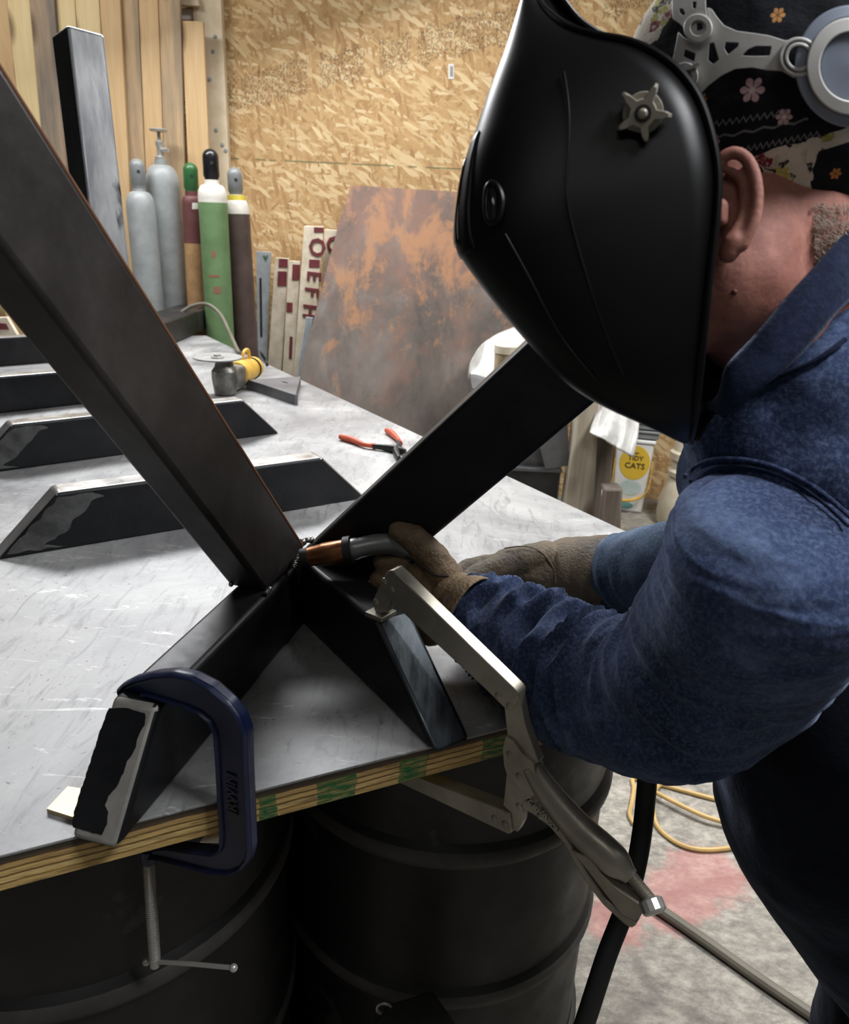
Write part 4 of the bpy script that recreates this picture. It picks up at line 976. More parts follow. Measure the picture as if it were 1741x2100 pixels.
sign([(564, 528), (592, 530), (578, 742), (550, 735)], 4.17, 'worn white sign board with faded maroon blocks, second from the cylinders', 'cream', [(rc(572, 530, 590, 548), 'maroon'), (rc(570, 556, 588, 586), 'maroon')])
sign([(592, 534), (616, 536), (604, 745), (580, 742)], 4.15, 'worn white sign board with one large faded maroon block near its top', 'cream', [(rc(600, 542, 615, 574), 'maroon'), (rc(588, 620, 600, 640), 'maroon'), (rc(594, 690, 600, 735), 'maroon')])
sign([(624, 463), (664, 464), (640, 755), (603, 750)], 4.12, 'tall cream sign board lettered in maroon beside the rusty plate', 'cream', [(rc(644, 466, 664, 476), 'maroon'), (rc(634, 532, 656, 548), 'maroon'), (rc(622, 718, 632, 740), 'maroon')],
     letters=[('O', 649, 507, 0.115, -math.pi / 2 - 0.08, 'maroon'), ('E', 643, 566, 0.10, -math.pi / 2 - 0.08, 'maroon'), ('F', 638, 598, 0.10, -math.pi / 2 - 0.08, 'maroon'), ('H', 634, 638, 0.10, -math.pi / 2 - 0.08, 'maroon')])
sign([(666, 470), (700, 472), (682, 740), (650, 735)], 4.20, 'cream sign board mostly hidden behind the rusty plate edge', 'cream', [], letters=[('O', 684, 502, 0.11, -math.pi / 2 - 0.08, 'maroon')])
sign([(627, 650), (642, 652), (628, 745), (613, 742)], 4.06, 'short pale blue-grey lath leaning at the foot of the tall cream sign board', 'sign_grey', [])
sign([(-20, 652), (14, 650), (40, 694), (0, 700)], 3.3, 'scrap of red and white board at the left edge beyond the bench', 'cream', [([(-10, 662), (12, 664), (18, 676), (-4, 676)], 'maroon')])

# ================================================================ RUSTY STEEL PLATE
def on_plate(px, py):
    p0 = np.array([0, 4.24, 1.65]); q = np.array([0, 3.52, 0.0]); dl = nrm(p0 - q); n = nrm(np.cross([1.0, 0, 0], dl)); return PL(px, py, p0, n)
tl, ml, nt1, nt2, tr = on_plate(719, 380), on_plate(612, 775), on_plate(693, 462), on_plate(690, 476), on_plate(1240, 412)
dn = nrm(ml - tl); bl = tl + dn * ((0.0 - tl[2]) / dn[2]); rt = nrm(tr - tl); br = tr + dn * ((0.0 - tr[2]) / dn[2])
nn = nrm(np.cross(rt, dn)); nn = nn if nn[1] < 0 else -nn
loop = [tl, tr, br, bl, ml, nt2, nt1]
g = G(); n = len(loop); g.add(loop + [p - nn * 0.006 for p in loop], [tuple(range(n)), tuple(range(2 * n - 1, n - 1, -1))] + [(i, n + i, n + (i + 1) % n, (i + 1) % n) for i in range(n)])
tag(add('steel_plate', g, M['rust'], smooth_=False), 'large rust-stained steel plate leaning on the strand board wall', 'steel plate')

# ================================================================ CLUTTER BEHIND THE BENCH
def drape(name, rows, mat, label, cat, th=0.006, depth=None, fold=0.02):
    """cloth hung over things: rows of (px, py, distance) from top to bottom"""
    R_ = np.array([spline(r, 26) for r in rows]); R_ = np.array([spline(R_[:, k], 24) for k in range(26)]).transpose(1, 0, 2)
    g = G(); vs = []
    for i in range(24):
        for k in range(26):
            x, y, d = R_[i, k]; d += fold * (math.sin(k * 0.9 + i * 0.12) + 0.6 * math.sin(k * 0.43 + i * 0.35 + 1)) * min(1, i / 6) * 0.5
            vs.append(P(x, y, d))
    g.add(vs, [(i * 26 + k, i * 26 + k + 1, (i + 1) * 26 + k + 1, (i + 1) * 26 + k) for i in range(23) for k in range(25)])
    return tag(add(name, g, mat, solid=th), label, cat)
drape('dust_sheet', [[(985, 720, 3.62), (1010, 690, 3.68), (1060, 668, 3.72), (1120, 645, 3.72), (1210, 640, 3.72)], [(966, 738, 3.52), (990, 708, 3.5), (1050, 694, 3.5), (1130, 690, 3.5), (1210, 700, 3.5)],
                     [(960, 770, 3.48), (975, 760, 3.42), (1040, 760, 3.42), (1130, 770, 3.42), (1210, 780, 3.42)], [(962, 788, 3.44), (985, 796, 3.36), (1050, 800, 3.36), (1130, 800, 3.36), (1200, 800, 3.36)]], M['cloth'], 'crumpled white dust sheet heaped behind the second upright', 'dust sheet', fold=0.05)
drape('cloth_bag', [[(1222, 790, 3.26), (1250, 786, 3.23), (1290, 800, 3.23), (1318, 830, 3.27)], [(1226, 830, 3.12), (1250, 832, 3.10), (1285, 840, 3.10), (1312, 856, 3.14)],
                    [(1212, 874, 3.07), (1240, 880, 3.04), (1280, 890, 3.04), (1308, 898, 3.07)], [(1209, 886, 3.05), (1240, 902, 3.02), (1272, 922, 3.02), (1300, 938, 3.05)]], M['cloth'], 'white cloth bag hanging over the weathered post and pails', 'cloth', fold=0.02)
# spattered can on the sheet
cn = thing('paint_can', PY(1038, 800, 3.2), 'small spattered cream paint can before the white dust sheet', 'can')
c0, c1 = PY(1036, 790, 3.2), PY(1036, 703, 3.2); g = G(); Lc = np.linalg.norm(c1 - c0)
spat = plain('spattered_paint', rgb(196, 178, 142), 0.6, c2=rgb(120, 102, 76), scale=26)
lathe(g, c0, (0, 0, 1), [(0, 0.050), (Lc - 0.04, 0.053)], 28); add('can_body', g, spat, cn)
g = G(); lathe(g, c0 + np.array([0, 0, Lc - 0.04]), (0, 0, 1), [(0, 0.056), (0.03, 0.056), (0.034, 0.052), (0.036, 0.02)], 28); add('lid', g, plain('cream_lid', rgb(222, 214, 196), 0.5, c2=rgb(192, 180, 150), scale=20), cn)
# cabinet under the can and sheet
cab = thing('steel_cabinet', PY(1080, 1200, 3.3) * np.array([1, 1, 0]), 'black steel cabinet standing behind the bench beside the weathered post', 'cabinet')
xl, xr_ = PY(962, 900, 3.12)[0], PY(1152, 960, 3.12)[0]; zt = PY(1060, 800, 3.12)[2]; zm = PY(1120, 965, 3.12)[2]
g = G(); box(g, ((xl + xr_) / 2, 3.30, zt / 2), (1, 0, 0), (0, 1, 0), (0, 0, 1), (xr_ - xl) / 2, 0.17, zt / 2); add('cabinet_body', g, M['grey_steel'], cab, bevel=0.004)
g = G(); box(g, ((xl + xr_) / 2, 3.125, zm / 2), (1, 0, 0), (0, 1, 0), (0, 0, 1), (xr_ - xl) / 2 - 0.01, 0.012, zm / 2); add('door', g, M['black_box'], cab, bevel=0.003)
g = G(); box(g, ((xl + xr_) / 2, 3.118, zm + 0.006), (1, 0, 0), (0, 1, 0), (0, 0, 1), (xr_ - xl) / 2, 0.018, 0.008); add('ledge', g, M['grey_steel'], cab, bevel=0.002)
g = slab_px([(1104, 905), (1163, 850), (1168, 955), (1118, 962)], 3.085, 0.01); tag(add('steel_offcut', g, M['grey_steel'], bevel=0.001), 'grey steel offcut resting on the cabinet ledge', 'steel offcut')
# timbers
g = slab_px([(1186, 815), (1232, 805), (1216, 1062), (1154, 1062)], 3.05, 0.09, None, 0.0); tag(add('timber_post', g, M['old_wood'], bevel=0.006), 'tall weathered timber post behind the bench, left of the cloth bag', 'timber')
g = slab_px([(1226, 850), (1262, 860), (1252, 1010), (1210, 1010)], 3.22, 0.06, None, 0.0); tag(add('timber_post', g, M['dark_wood'], bevel=0.006), 'dark timber post under the hanging cloth bag', 'timber')
g = slab_px([(1240, 1003), (1278, 1003), (1272, 1110), (1226, 1110)], 2.92, 0.09, None, 0.0); tag(add('timber_offcut', g, M['dark_wood'], bevel=0.01), 'short grey timber offcut with a white cup above it', 'timber')
g = G(); c = PY(1239, 1020, 2.96); lathe(g, c, (0.1, 0, 1), [(0, 0.012), (0.03, 0.017), (0.03, 0.015)], 18); tag(add('paper_cup', g, M['white']), 'small white cup wedged beside the short timber offcut', 'cup')
# pails
def pail(c, w, dpt, h, ang, label, texts, mat='white', handle=True, grp='yellow-labelled pails by the wall'):
    t = thing('plastic_pail', c, label, 'pail', grp); ca, sa = math.cos(ang), math.sin(ang); ex, ey, ez = np.array([ca, sa, 0]), np.array([-sa, ca, 0]), np.array([0, 0, 1.0])
    g = G(); lo, hi = 0.84, 1.0
    bt = [c + ex * w / 2 * sx * lo + ey * dpt / 2 * sy * lo for sx, sy in ((-1, -1), (1, -1), (1, 1), (-1, 1))]; tp = [c + ez * h + ex * w / 2 * sx + ey * dpt / 2 * sy for sx, sy in ((-1, -1), (1, -1), (1, 1), (-1, 1))]
    hexa(g, bt, tp); add('pail_body', g, M[mat], t, bevel=0.014, bseg=3)
    g = G(); box(g, c + ez * (h + 0.008), ex, ey, ez, w / 2 + 0.006, dpt / 2 + 0.006, 0.010); add('rim', g, M['white' if mat == 'white' else mat], t, bevel=0.006)
    fm = lambda x, y, h_: c + ex * x + ez * (h * 0.5 + y) - ey * (dpt / 2 * (0.92 + 0.16 * y / h) + 0.0005 + h_)
    if texts:
        g = plate(circ(0.01, h * 0.22, w * 0.40, h * 0.24, 36), [], fm, 0.0012); lb = add('label', g, M['yellow_label'], t, smooth_=False)
        for s_, yy, sz in texts:
            g = text(s_, lambda x, y, h_: fm(x + 0.012, y + yy * h, 0.0012 + h_), sz, 0.001); add('lettering', g, M['ink'], lb, smooth_=False)
        g = plate(circ(0.005, -h * 0.14, w * 0.3, h * 0.11, 28), [], fm, 0.0008); add('badge', g, plain('pale_print', rgb(206, 224, 222), 0.5), t, smooth_=False)
        g = plate(circ(-0.01, -h * 0.40, w * 0.22, h * 0.05, 24), [], fm, 0.0008); add('badge', g, M['teal'], t, smooth_=False)
    if handle:
        g = G(); pts = spline([fm(w * 0.52, h * 0.26, 0.0), fm(w * 0.50, -h * 0.10, 0.02), fm(w * 0.3, -h * 0.24, 0.03), fm(0, -h * 0.30, 0.034), fm(-w * 0.3, -h * 0.30, 0.03), fm(-w * 0.46, -h * 0.28, 0.012), fm(-w * 0.48, h * 0.26, 0.0)], 30)
        sweep(g, pts, [0.0035 if (k < 9 or k > 21) else 0.009 for k in range(30)], 10); add('handle', g, M['yellow'], t)
    return t
pc = Z(1288, 1050, 0.0) + np.array([0, 0.06, 0]); hp_ = float(PY(1302, 905, pc[1])[2])
pail(pc, 0.20, 0.15, 0.40, -0.22, 'white plastic pail with yellow cat label, under the cloth bag', [('for', 0.36, 0.024), ('TIDY', 0.285, 0.036), ('CATS', 0.175, 0.044)])
for k, (hh, lab) in enumerate(((0.425, 'lower of the grey nested tubs on the white pail'), (0.475, 'middle of the grey nested tubs on the white pail'), (0.525, 'topmost grey nested tub on the white pail, under the cloth'))):
    t = thing('grey_tub', pc + np.array([0.01, 0, hh]), lab, 'tub', 'grey nested tubs on the white pail')
    ca, sa = math.cos(-0.22), math.sin(-0.22)
    g = G(); c = pc + np.array([0.012, 0, hh]); box(g, c + np.array([0, 0, 0.016]), (ca, sa, 0), (-sa, ca, 0), (0, 0, 1), 0.102, 0.078, 0.016); add('tub_wall', g, M['cap_grey'], t, bevel=0.006)
    g = G(); box(g, c + np.array([0, 0, 0.038]), (ca, sa, 0), (-sa, ca, 0), (0, 0, 1), 0.110, 0.086, 0.006); add('rim', g, M['cap_grey'], t, bevel=0.003)
# rounded jug at the right
jc = Z(1398, 1082, 0.0) + np.array([0.0, 0.05, 0]); jg = thing('plastic_jug', jc, 'round cream plastic jug with yellow label, beside the shoulder of the welder', 'jug')
g = G(); lathe(g, jc, (0, 0, 1), [(0, 0.10), (0.01, 0.118), (0.06, 0.128), (0.14, 0.124), (0.24, 0.098), (0.27, 0.088), (0.275, 0.10), (0.30, 0.103), (0.315, 0.09), (0.36, 0.09), (0.365, 0.102), (0.40, 0.104), (0.41, 0.09), (0.46, 0.086), (0.47, 0.06)], 40); add('jug_body', g, plain('cream_plastic', rgb(228, 220, 200), 0.5, c2=rgb(206, 194, 168), scale=12), jg)
g = G(); vs = []; n_ = 12
for j in range(9):
    a = math.pi * 2 * j / 9
jl = lambda x, y, h_: jc + np.array([(0.122 + h_ - 0.10 * max(0, y - 0.14)) * math.sin(x / 0.122 - 0.12), -(0.1255 + h_ - 0.16 * max(0, y - 0.12)) * math.cos(x / 0.122 - 0.12), y])
g = plate(dense(circ(0.02, 0.13, 0.055, 0.09, 40), 60), [], jl, 0.0025); jlab = add('label', g, M['yellow_label'], jg)
g = text('CATS', lambda x, y, h_: jl(x + 0.028, y + 0.14, 0.003 + h_), 0.032, 0.001); add('lettering', g, M['ink'], jlab, smooth_=False)

# ================================================================ CORDS ON THE FLOOR
def zc(pp, z): return [Z(x, y, z) for x, y in pp]
pts = zc([(1300, 1690), (1291, 1670), (1296, 1645), (1300, 1618), (1298, 1598), (1320, 1600), (1440, 1632), (1520, 1655), (1530, 1690), (1450, 1684), (1350, 1636), (1346, 1618), (1390, 1570), (1425, 1535), (1440, 1545), (1380, 1590), (1342, 1628), (1338, 1670), (1352, 1700), (1395, 1732), (1450, 1743), (1530, 1735)], 0.0065)
for i, p in enumerate(pts): pts[i] = p + np.array([0, 0, 0.0125 * (i in (9, 10, 16, 17))])
g = G(); sweep(g, spline(pts, 200), 0.0062, 8, ref=(0, 0, 1)); tag(add('extension_cord', g, M['cord_yellow']), 'yellow extension cord looped on the floor behind the drum', 'cord')
g = G(); sweep(g, spline(zc([(1190, 1760), (1330, 1850), (1440, 1925), (1560, 2010), (1700, 2105)], 0.0125), 60), 0.0125, 10, ref=(0, 0, 1)); tag(add('floor_hose', g, M['cord_grey']), 'straight grey hose running along the concrete floor', 'hose')

# ================================================================ THE WELDER
floor_spot = np.array([0.62, 0.74, 0.0])
man = thing('person', floor_spot, 'welder bent over the bench in blue denim jacket, floral cap and leather gloves', 'person')
def disp(g, fn):
    for i in range(len(g.v)): g.v[i] = g.v[i] + g.n[i] * fn(g.v[i])
    return g
nz = lambda p, s, o=0.0: noise.noise(Vector((p[0] * s + o, p[1] * s - o, p[2] * s + 2 * o)))

# key joints
shL, elL, wrL = P(1620, 1140, 0.66), P(1345, 1425, 0.82), P(955, 1240, 1.0)
shR, elR, wrR = P(1760, 900, 0.98), P(1560, 1130, 1.02), P(1200, 1175, 1.18)
chest, pelvis = P(1790, 1060, 0.82), P(1800, 1640, 0.925)
hips = [P(1930, 1930, 0.97) + np.array([0, sy * 0.5, 0]) for sy in (-0.09, 0.10)]
latH = nrm(ray(1555, 230)); exH = nrm(R3[:, 0] - latH * np.dot(R3[:, 0], latH)); eyH = np.cross(latH, exH)
hc = P(1560, 205, 0.615)
# ---- body: head, neck, trunk and limbs as one skin
g = G()
ball(g, hc + eyH * 0.0, 0.090, 0.090, 0.066, axes=np.array([exH, eyH, latH]), seg=32, rings=22)
capsule(g, P(1530, 420, 0.615), 0.050, P(1490, 570, 0.605), 0.055, 20)
capsule(g, P(1470, 520, 0.605), 0.052, P(1370, 690, 0.605), 0.030, 18)
capsule(g, P(1440, 430, 0.61), 0.044, P(1400, 560, 0.605), 0.044, 18)
capsule(g, P(1352, 470, 0.605), 0.016, P(1330, 540, 0.605), 0.013, 12)            # nose, under the helmet
capsule(g, P(1352, 600, 0.59), 0.008, P(1352, 600, 0.62), 0.008, 10)               # lips
capsule(g, P(1590, 470, 0.625), 0.056, P(1780, 760, 0.73), 0.058, 22)
capsule(g, P(1510, 600, 0.612), 0.050, P(1640, 760, 0.69), 0.05, 18)
capsule(g, P(1780, 780, 0.74), 0.06, chest + (pelvis - chest) * 0.15, 0.09); capsule(g, chest + (pelvis - chest) * 0.15, 0.09, pelvis, 0.11); capsule(g, pelvis, 0.11, P(1870, 1810, 0.95), 0.11)
capsule(g, shL, 0.05, P(1770, 900, 0.76), 0.055); capsule(g, shL, 0.050, elL, 0.042); capsule(g, elL, 0.036, P(1110, 1345, 0.93), 0.024); capsule(g, P(1110, 1345, 0.93), 0.024, wrL, 0.022)
capsule(g, shR, 0.06, P(1780, 860, 0.80), 0.07); capsule(g, shR, 0.055, elR, 0.045); capsule(g, elR, 0.045, wrR, 0.030)
for sy, hp in zip((-0.09, 0.10), hips):
    kn = np.array([0.72, 0.74 + sy * 1.2, 0.45]); capsule(g, P(1870, 1810, 0.95), 0.10, hp, 0.085); capsule(g, hp, 0.085, kn, 0.055); capsule(g, kn, 0.055, np.array([0.74, 0.74 + sy * 1.3, 0.10]), 0.042)
b = blob(g, 0.0065, 6)
b = disp(b, lambda p: 0.0012 * nz(p, 45) + 0.0008 * nz(p, 110, 3))
# the near ear, built finely and let into the side of the head
eg = G(); ed = 0.527
rim = [(1472, 345, .533), (1484, 322, .529), (1506, 313, .5255), (1530, 325, .5235), (1547, 358, .522), (1553, 405, .522), (1547, 448, .5235), (1534, 480, .5265), (1522, 504, .529)]
rp = spline([P(*q) for q in rim], 22)
for i in range(21): capsule(eg, rp[i], 0.0044, rp[i + 1], 0.0044, 10)
anti = spline([P(*q) for q in [(1498, 352, .531), (1520, 370, .5285), (1526, 412, .5285), (1520, 450, .529), (1505, 478, .5295), (1494, 492, .530)]], 14)
for i in range(13): capsule(eg, anti[i], 0.0036, anti[i + 1], 0.0036, 10)
capsule(eg, P(1505, 497, .5315), 0.0075, P(1494, 520, .5345), 0.0068, 12)            # lobe
capsule(eg, P(1476, 425, .5325), 0.006, P(1478, 452, .5325), 0.005, 10)              # tragus
axe = np.array([nrm(P(1553, 420, .53) - P(1470, 430, .54)), nrm(P(1500, 520, .53) - P(1500, 320, .53)), nrm(np.cross(P(1553, 420, .53) - P(1470, 430, .54), P(1500, 520, .53) - P(1500, 320, .53)))])
ball(eg, P(1507, 410, 0.5375), 0.0150, 0.032, 0.0042, axes=axe, seg=22, rings=12)
ball(eg, P(1488, 425, 0.5455), 0.020, 0.034, 0.010, axes=axe, seg=22, rings=12)
eb = blob(eg, 0.0015, 5)
b.add(eb.v, eb.f)
body = add('body', b, M['skin'], man, angle=80)
_r = nrm(ray(1506, 599)); _W = np.array(b.v) - CAM; _t = _W @ _r; _ok = np.linalg.norm(_W - np.outer(_t, _r), axis=1) < 0.006
mole = G(); ball(mole, CAM + _r * (_t[_ok].min() if _ok.any() else 0.66), 0.0022, seg=10, rings=8); add('mole', mole, plain('mole_skin', rgb(96, 48, 42), 0.7), body)

# ---- cap: floral cotton, pole axis tilted like its lower edge
capc = P(1560, 196, 0.612); upc = nrm(exH * 0.30 - eyH * 0.954); fwc = nrm(np.cross(latH, upc)); fwc = fwc if np.dot(fwc, exH) < 0 else -fwc
RA, RB, RC = 0.108, 0.111, 0.090            # along up, along front-back, along side
g = G(); ns, nr = 96, 56; vs = [capc + upc * RA]; uvs = []
for i in range(1, nr + 1):
    for k in range(ns):
        th = 2 * math.pi * k / ns; ps = math.radians(128 + 9 * math.cos(th)) * i / nr
        d0 = upc * math.cos(ps) * RA + (fwc * math.cos(th) * RB + latH * math.sin(th) * RC) * math.sin(ps)
        p = capc + d0; q = nrm(d0)
        wv = 0.0035 * nz(p, 22) + 0.002 * nz(p, 48, 5) + (0.0015 if i == nr else 0)
        vs.append(p + q * wv)
fs = [(0, 1 + k, 1 + (k + 1) % ns) for k in range(ns)]
for i in range(nr - 1):
    for k in range(ns):
        a, l = 1 + i * ns, (k + 1) % ns; fs.append((a + k, a + ns + k, a + ns + l, a + l))
g.add(vs, fs); capo = add('cap', g, M['cap'], man, solid=0.0016, angle=80)
me = capo.data; uvl = me.uv_layers.new(name='UVMap'); org = np.array(man.location)
for lp in me.loops:
    p = np.array(me.vertices[lp.vertex_index].co) + org - capc
    uvl.data[lp.index].uv = (15.60 + np.dot(p, exH) / 0.53 * 16.0, 1.96 + np.dot(p, eyH) / 0.53 * 16.0)
# short grey hair at the nape
g = G(); rnd = random.Random(3)
for k in range(1500):
    px, py = rnd.uniform(1668, 1790), rnd.uniform(415, 560)
    if (py - 470) > -(px - 1741) * 1.0 + 40: continue
    c = P(px, py, 0.0); r0 = ray(px, py); best = None
    # drop onto the neck capsule surface
    A_, B_ = P(1590, 470, 0.625), P(1780, 760, 0.73); ab = B_ - A_
    for d in np.linspace(0.50, 0.70, 60):
        q = CAM + r0 * d; t = max(0, min(1, np.dot(q - A_, ab) / np.dot(ab, ab)))
        if np.linalg.norm(q - (A_ + ab * t)) < 0.0575 + 0.002 * t: best = q; break
    if best is None: continue
    dr = nrm(ab * 0.8 + np.array([rnd.uniform(-1, 1), rnd.uniform(-1, 1), rnd.uniform(-1, 1)]) * 0.08 - r0 * 0.03)
    sweep(g, [best - r0 * 0.001, best - r0 * 0.0015 + dr * 0.0035], [0.00022, 0.0001], 4)
if g.v: add('hair', g, M['hair'], man)

# ---- trousers and boots
g = G()
for q0, r0, q1, r1 in ((P(1770, 1440, 0.86), 0.165, P(1790, 1640, 0.92), 0.175), (P(1790, 1640, 0.92), 0.175, P(1860, 1800, 0.95), 0.165), (P(1860, 1800, 0.95), 0.165, P(1940, 1950, 0.97), 0.15)):
    capsule(g, q0, r0, q1, r1, 28)
for sy in (-0.09, 0.10):
    hipp = P(1930, 1930, 0.97) + np.array([0, sy * 0.5, 0]); kn = np.array([0.72, 0.74 + sy * 1.2, 0.45])
    capsule(g, hipp, 0.125, kn, 0.085, 22); capsule(g, kn, 0.085, np.array([0.74, 0.74 + sy * 1.3, 0.06]), 0.075, 20)
b = blob(g, 0.011, 8); b = disp(b, lambda p: 0.006 * nz(p, 9) + 0.003 * nz(p, 24, 4)); add('trousers', b, M['trouser'], man, angle=80)
for sy in (-0.09, 0.10):
    g = G(); yy = 0.74 + sy * 1.3; capsule(g, (0.76, yy, 0.05), 0.05, (0.60, yy, 0.04), 0.042, 16); capsule(g, (0.745, yy, 0.06), 0.055, (0.745, yy, 0.18), 0.06, 16)
    for i, v in enumerate(g.v): g.v[i] = np.array([v[0], v[1], max(v[2], 0.001)])
    add('boot', g, M['rubber'], man)

# ---- jacket body with shoulder yoke
g = G()
capsule(g, P(1650, 985, 0.70), 0.108, P(1780, 900, 0.74), 0.14, 30)
capsule(g, P(1780, 900, 0.78), 0.125, P(1800, 1100, 0.86), 0.15, 30); capsule(g, P(1800, 1100, 0.86), 0.15, P(1790, 1420, 0.88), 0.155, 30)
capsule(g, P(1760, 860, 0.80), 0.10, shR, 0.085, 26)
capsule(g, P(1660, 815, 0.66), 0.070, P(1830, 690, 0.69), 0.085, 24); capsule(g, P(1560, 880, 0.67), 0.062, P(1700, 800, 0.68), 0.08, 24)
b = blob(g, 0.0065, 10)
def jf(p):
    return 0.006 * nz(p, 14) + 0.0035 * abs(nz(p, 30, 2)) + 0.0015 * nz(p, 80, 7)
b = disp(b, jf); jacket = add('jacket', b, M['denim'], man, angle=80)
# seams on the yoke: stitched welts following the arch over the sleeve
def on_surface(px, py, obj_v, guess):
    r0 = nrm(ray(px, py)); V = obj_v - CAM; t = V @ r0; dist = np.linalg.norm(V - np.outer(t, r0), axis=1)
    ok = dist < 0.008
    return CAM + r0 * (t[ok].min() if ok.any() else guess)
jv = np.array(b.v)
def welt(pts, r, name='seam', n=50, off=0.001, mat='denim_dark'):
    q = spline(pts, n); gg = G(); pp = [on_surface(x, y, jv, 0.62) for x, y in q]
    pp = [p - nrm(ray(*q[i])) * off for i, p in enumerate(pp)]
    pp = list(np.array([np.mean(pp[max(0, i - 3):i + 4], axis=0) for i in range(n)]))
    sweep(gg, pp, r, 8); add(name, gg, M[mat], jacket)
welt([(1478, 862), (1530, 810), (1600, 772), (1680, 735), (1741, 690)], 0.0022)
welt([(1640, 690), (1690, 640), (1741, 600)], 0.002)

# ---- near sleeve: lofted along the arm with gathered folds
path = spline([P(1640, 1050, .585), P(1615, 1100, .60), P(1585, 1170, .625), P(1530, 1270, .68), P(1450, 1380, .75), P(1335, 1432, .82), P(1215, 1395, .885), P(1110, 1345, .93), P(1025, 1290, .965), P(960, 1248, .99), P(930, 1228, 1.0)], 190)
rads = spline([(0.050,), (0.082,), (0.088,), (0.088,), (0.085,), (0.082,), (0.071,), (0.064,), (0.054,), (0.040,), (0.033,)], 190)[:, 0]
rads[0:6] *= np.array([0.3, 0.6, 0.78, 0.88, 0.95, 0.98])
def sfold(t, th):
    x = math.cos(th); y = math.sin(th)
    k = noise.noise(Vector((t * 26 + 0.9 * math.sin(th + 1), x * 0.9, y * 0.9)))
    ridge = 1 - abs(k) * 2.2
    am = 0.03 + 0.27 * smooth((t - 0.50) / 0.15) * (1 - 0.5 * smooth((t - 0.93) / 0.07)) + 0.08 * math.exp(-((t - 0.42) / 0.07) ** 2)
    broad = 0.07 * noise.noise(Vector((t * 7, x * 1.3 + 5, y * 1.3))) * (1 - 0.4 * smooth((t - 0.8) / 0.1))
    ring = 0.15 * math.sin(t * 150 + 1.8 * math.sin(th * 1.0 + t * 9)) * smooth((t - 0.60) / 0.1) * (0.5 + 0.5 * noise.noise(Vector((t * 9, x, y + 9))))
    fine = 0.012 * noise.noise(Vector((t * 60, x * 5, y * 5)))
    return 1 + am * ridge + broad + ring + fine
g = G(); sweep(g, path, list(rads), 96, fn=sfold, ref=R3[:, 0]); slv = add('sleeve', g, M['denim'], man, angle=80)
allv = np.vstack([jv, np.array(g.v)])
def welt2(pts, r, n=60, off=0.0, mat='denim_dark', name='seam'):
    q = spline(pts, n); gg = G(); pp = [on_surface(x, y, allv, 0.6) - nrm(ray(x, y)) * off for x, y in q]
    pp = list(np.array([np.mean(pp[max(0, i - 4):i + 5], axis=0) for i in range(n)])); sweep(gg, pp, r, 8); add(name, gg, M[mat], jacket)
welt2([(1400, 985), (1422, 958), (1470, 940), (1540, 944), (1600, 962), (1660, 992), (1710, 1030), (1760, 1075)], 0.0020, off=-0.001, mat='denim')
welt2([(1412, 992), (1430, 972), (1470, 956), (1540, 958), (1600, 976), (1655, 1006), (1705, 1046), (1750, 1090)], 0.0013, off=-0.0008)
# far sleeve with its buttoned cuff band
pathR = spline([P(1232, 1185, 1.175), P(1300, 1172, 1.13), P(1400, 1160, 1.06), P(1540, 1130, 1.02), P(1700, 960, 0.97), shR], 70)
radR = spline([(0.052,), (0.060,), (0.064,), (0.074,), (0.085,), (0.085,)], 70)[:, 0]
g = G(); sweep(g, pathR, list(radR), 64, ref=R3[:, 0], fn=lambda t, th: 1 + 0.05 * noise.noise(Vector((t * 16, math.cos(th), math.sin(th)))) + (0.035 if t < 0.145 else 0.0) + 0.04 * noise.noise(Vector((t * 40, 2 * math.cos(th), 2 * math.sin(th))))); add('sleeve', g, M['denim_grey'], man, angle=80)

# ---- collar, standing away from the neck
topc = [(1478, 800, .60), (1487, 752, .578), (1540, 695, .565), (1610, 612, .56), (1680, 535, .57), (1741, 468, .585), (1830, 380, .63), (1880, 400, .70), (1830, 460, .76), (1720, 540, .77), (1600, 660, .74), (1520, 745, .69), (1485, 795, .64)]
botc = [(1452, 822, .60), (1490, 850, .575), (1560, 800, .556), (1640, 730, .552), (1710, 650, .56), (1770, 590, .58), (1870, 500, .64), (1920, 520, .70), (1860, 600, .77), (1740, 700, .78), (1620, 800, .75), (1530, 850, .70), (1470, 850, .64)]
def ringpts(q, n=72):
    p = np.array(q + q[:3]); s = spline(p, n * (len(q) + 2) // len(q) + 1); return [P(*s[i]) for i in range(n)]
T_, B_ = ringpts(topc), ringpts(botc); g = G(); n = len(T_); rows = 8; vs = []
for j in range(rows + 1):
    f = j / rows
    for k in range(n):
        p = T_[k] * (1 - f) + B_[k] * f; vs.append(p - latH * 0.006 * math.sin(math.pi * f) + np.array([1, 1, 1]) * 0.002 * nz(p, 40))
g.add(vs, [(j * n + k, j * n + (k + 1) % n, (j + 1) * n + (k + 1) % n, (j + 1) * n + k) for j in range(rows) for k in range(n)])
add('collar', g, M['denim_dark'], man, solid=0.004, angle=80)

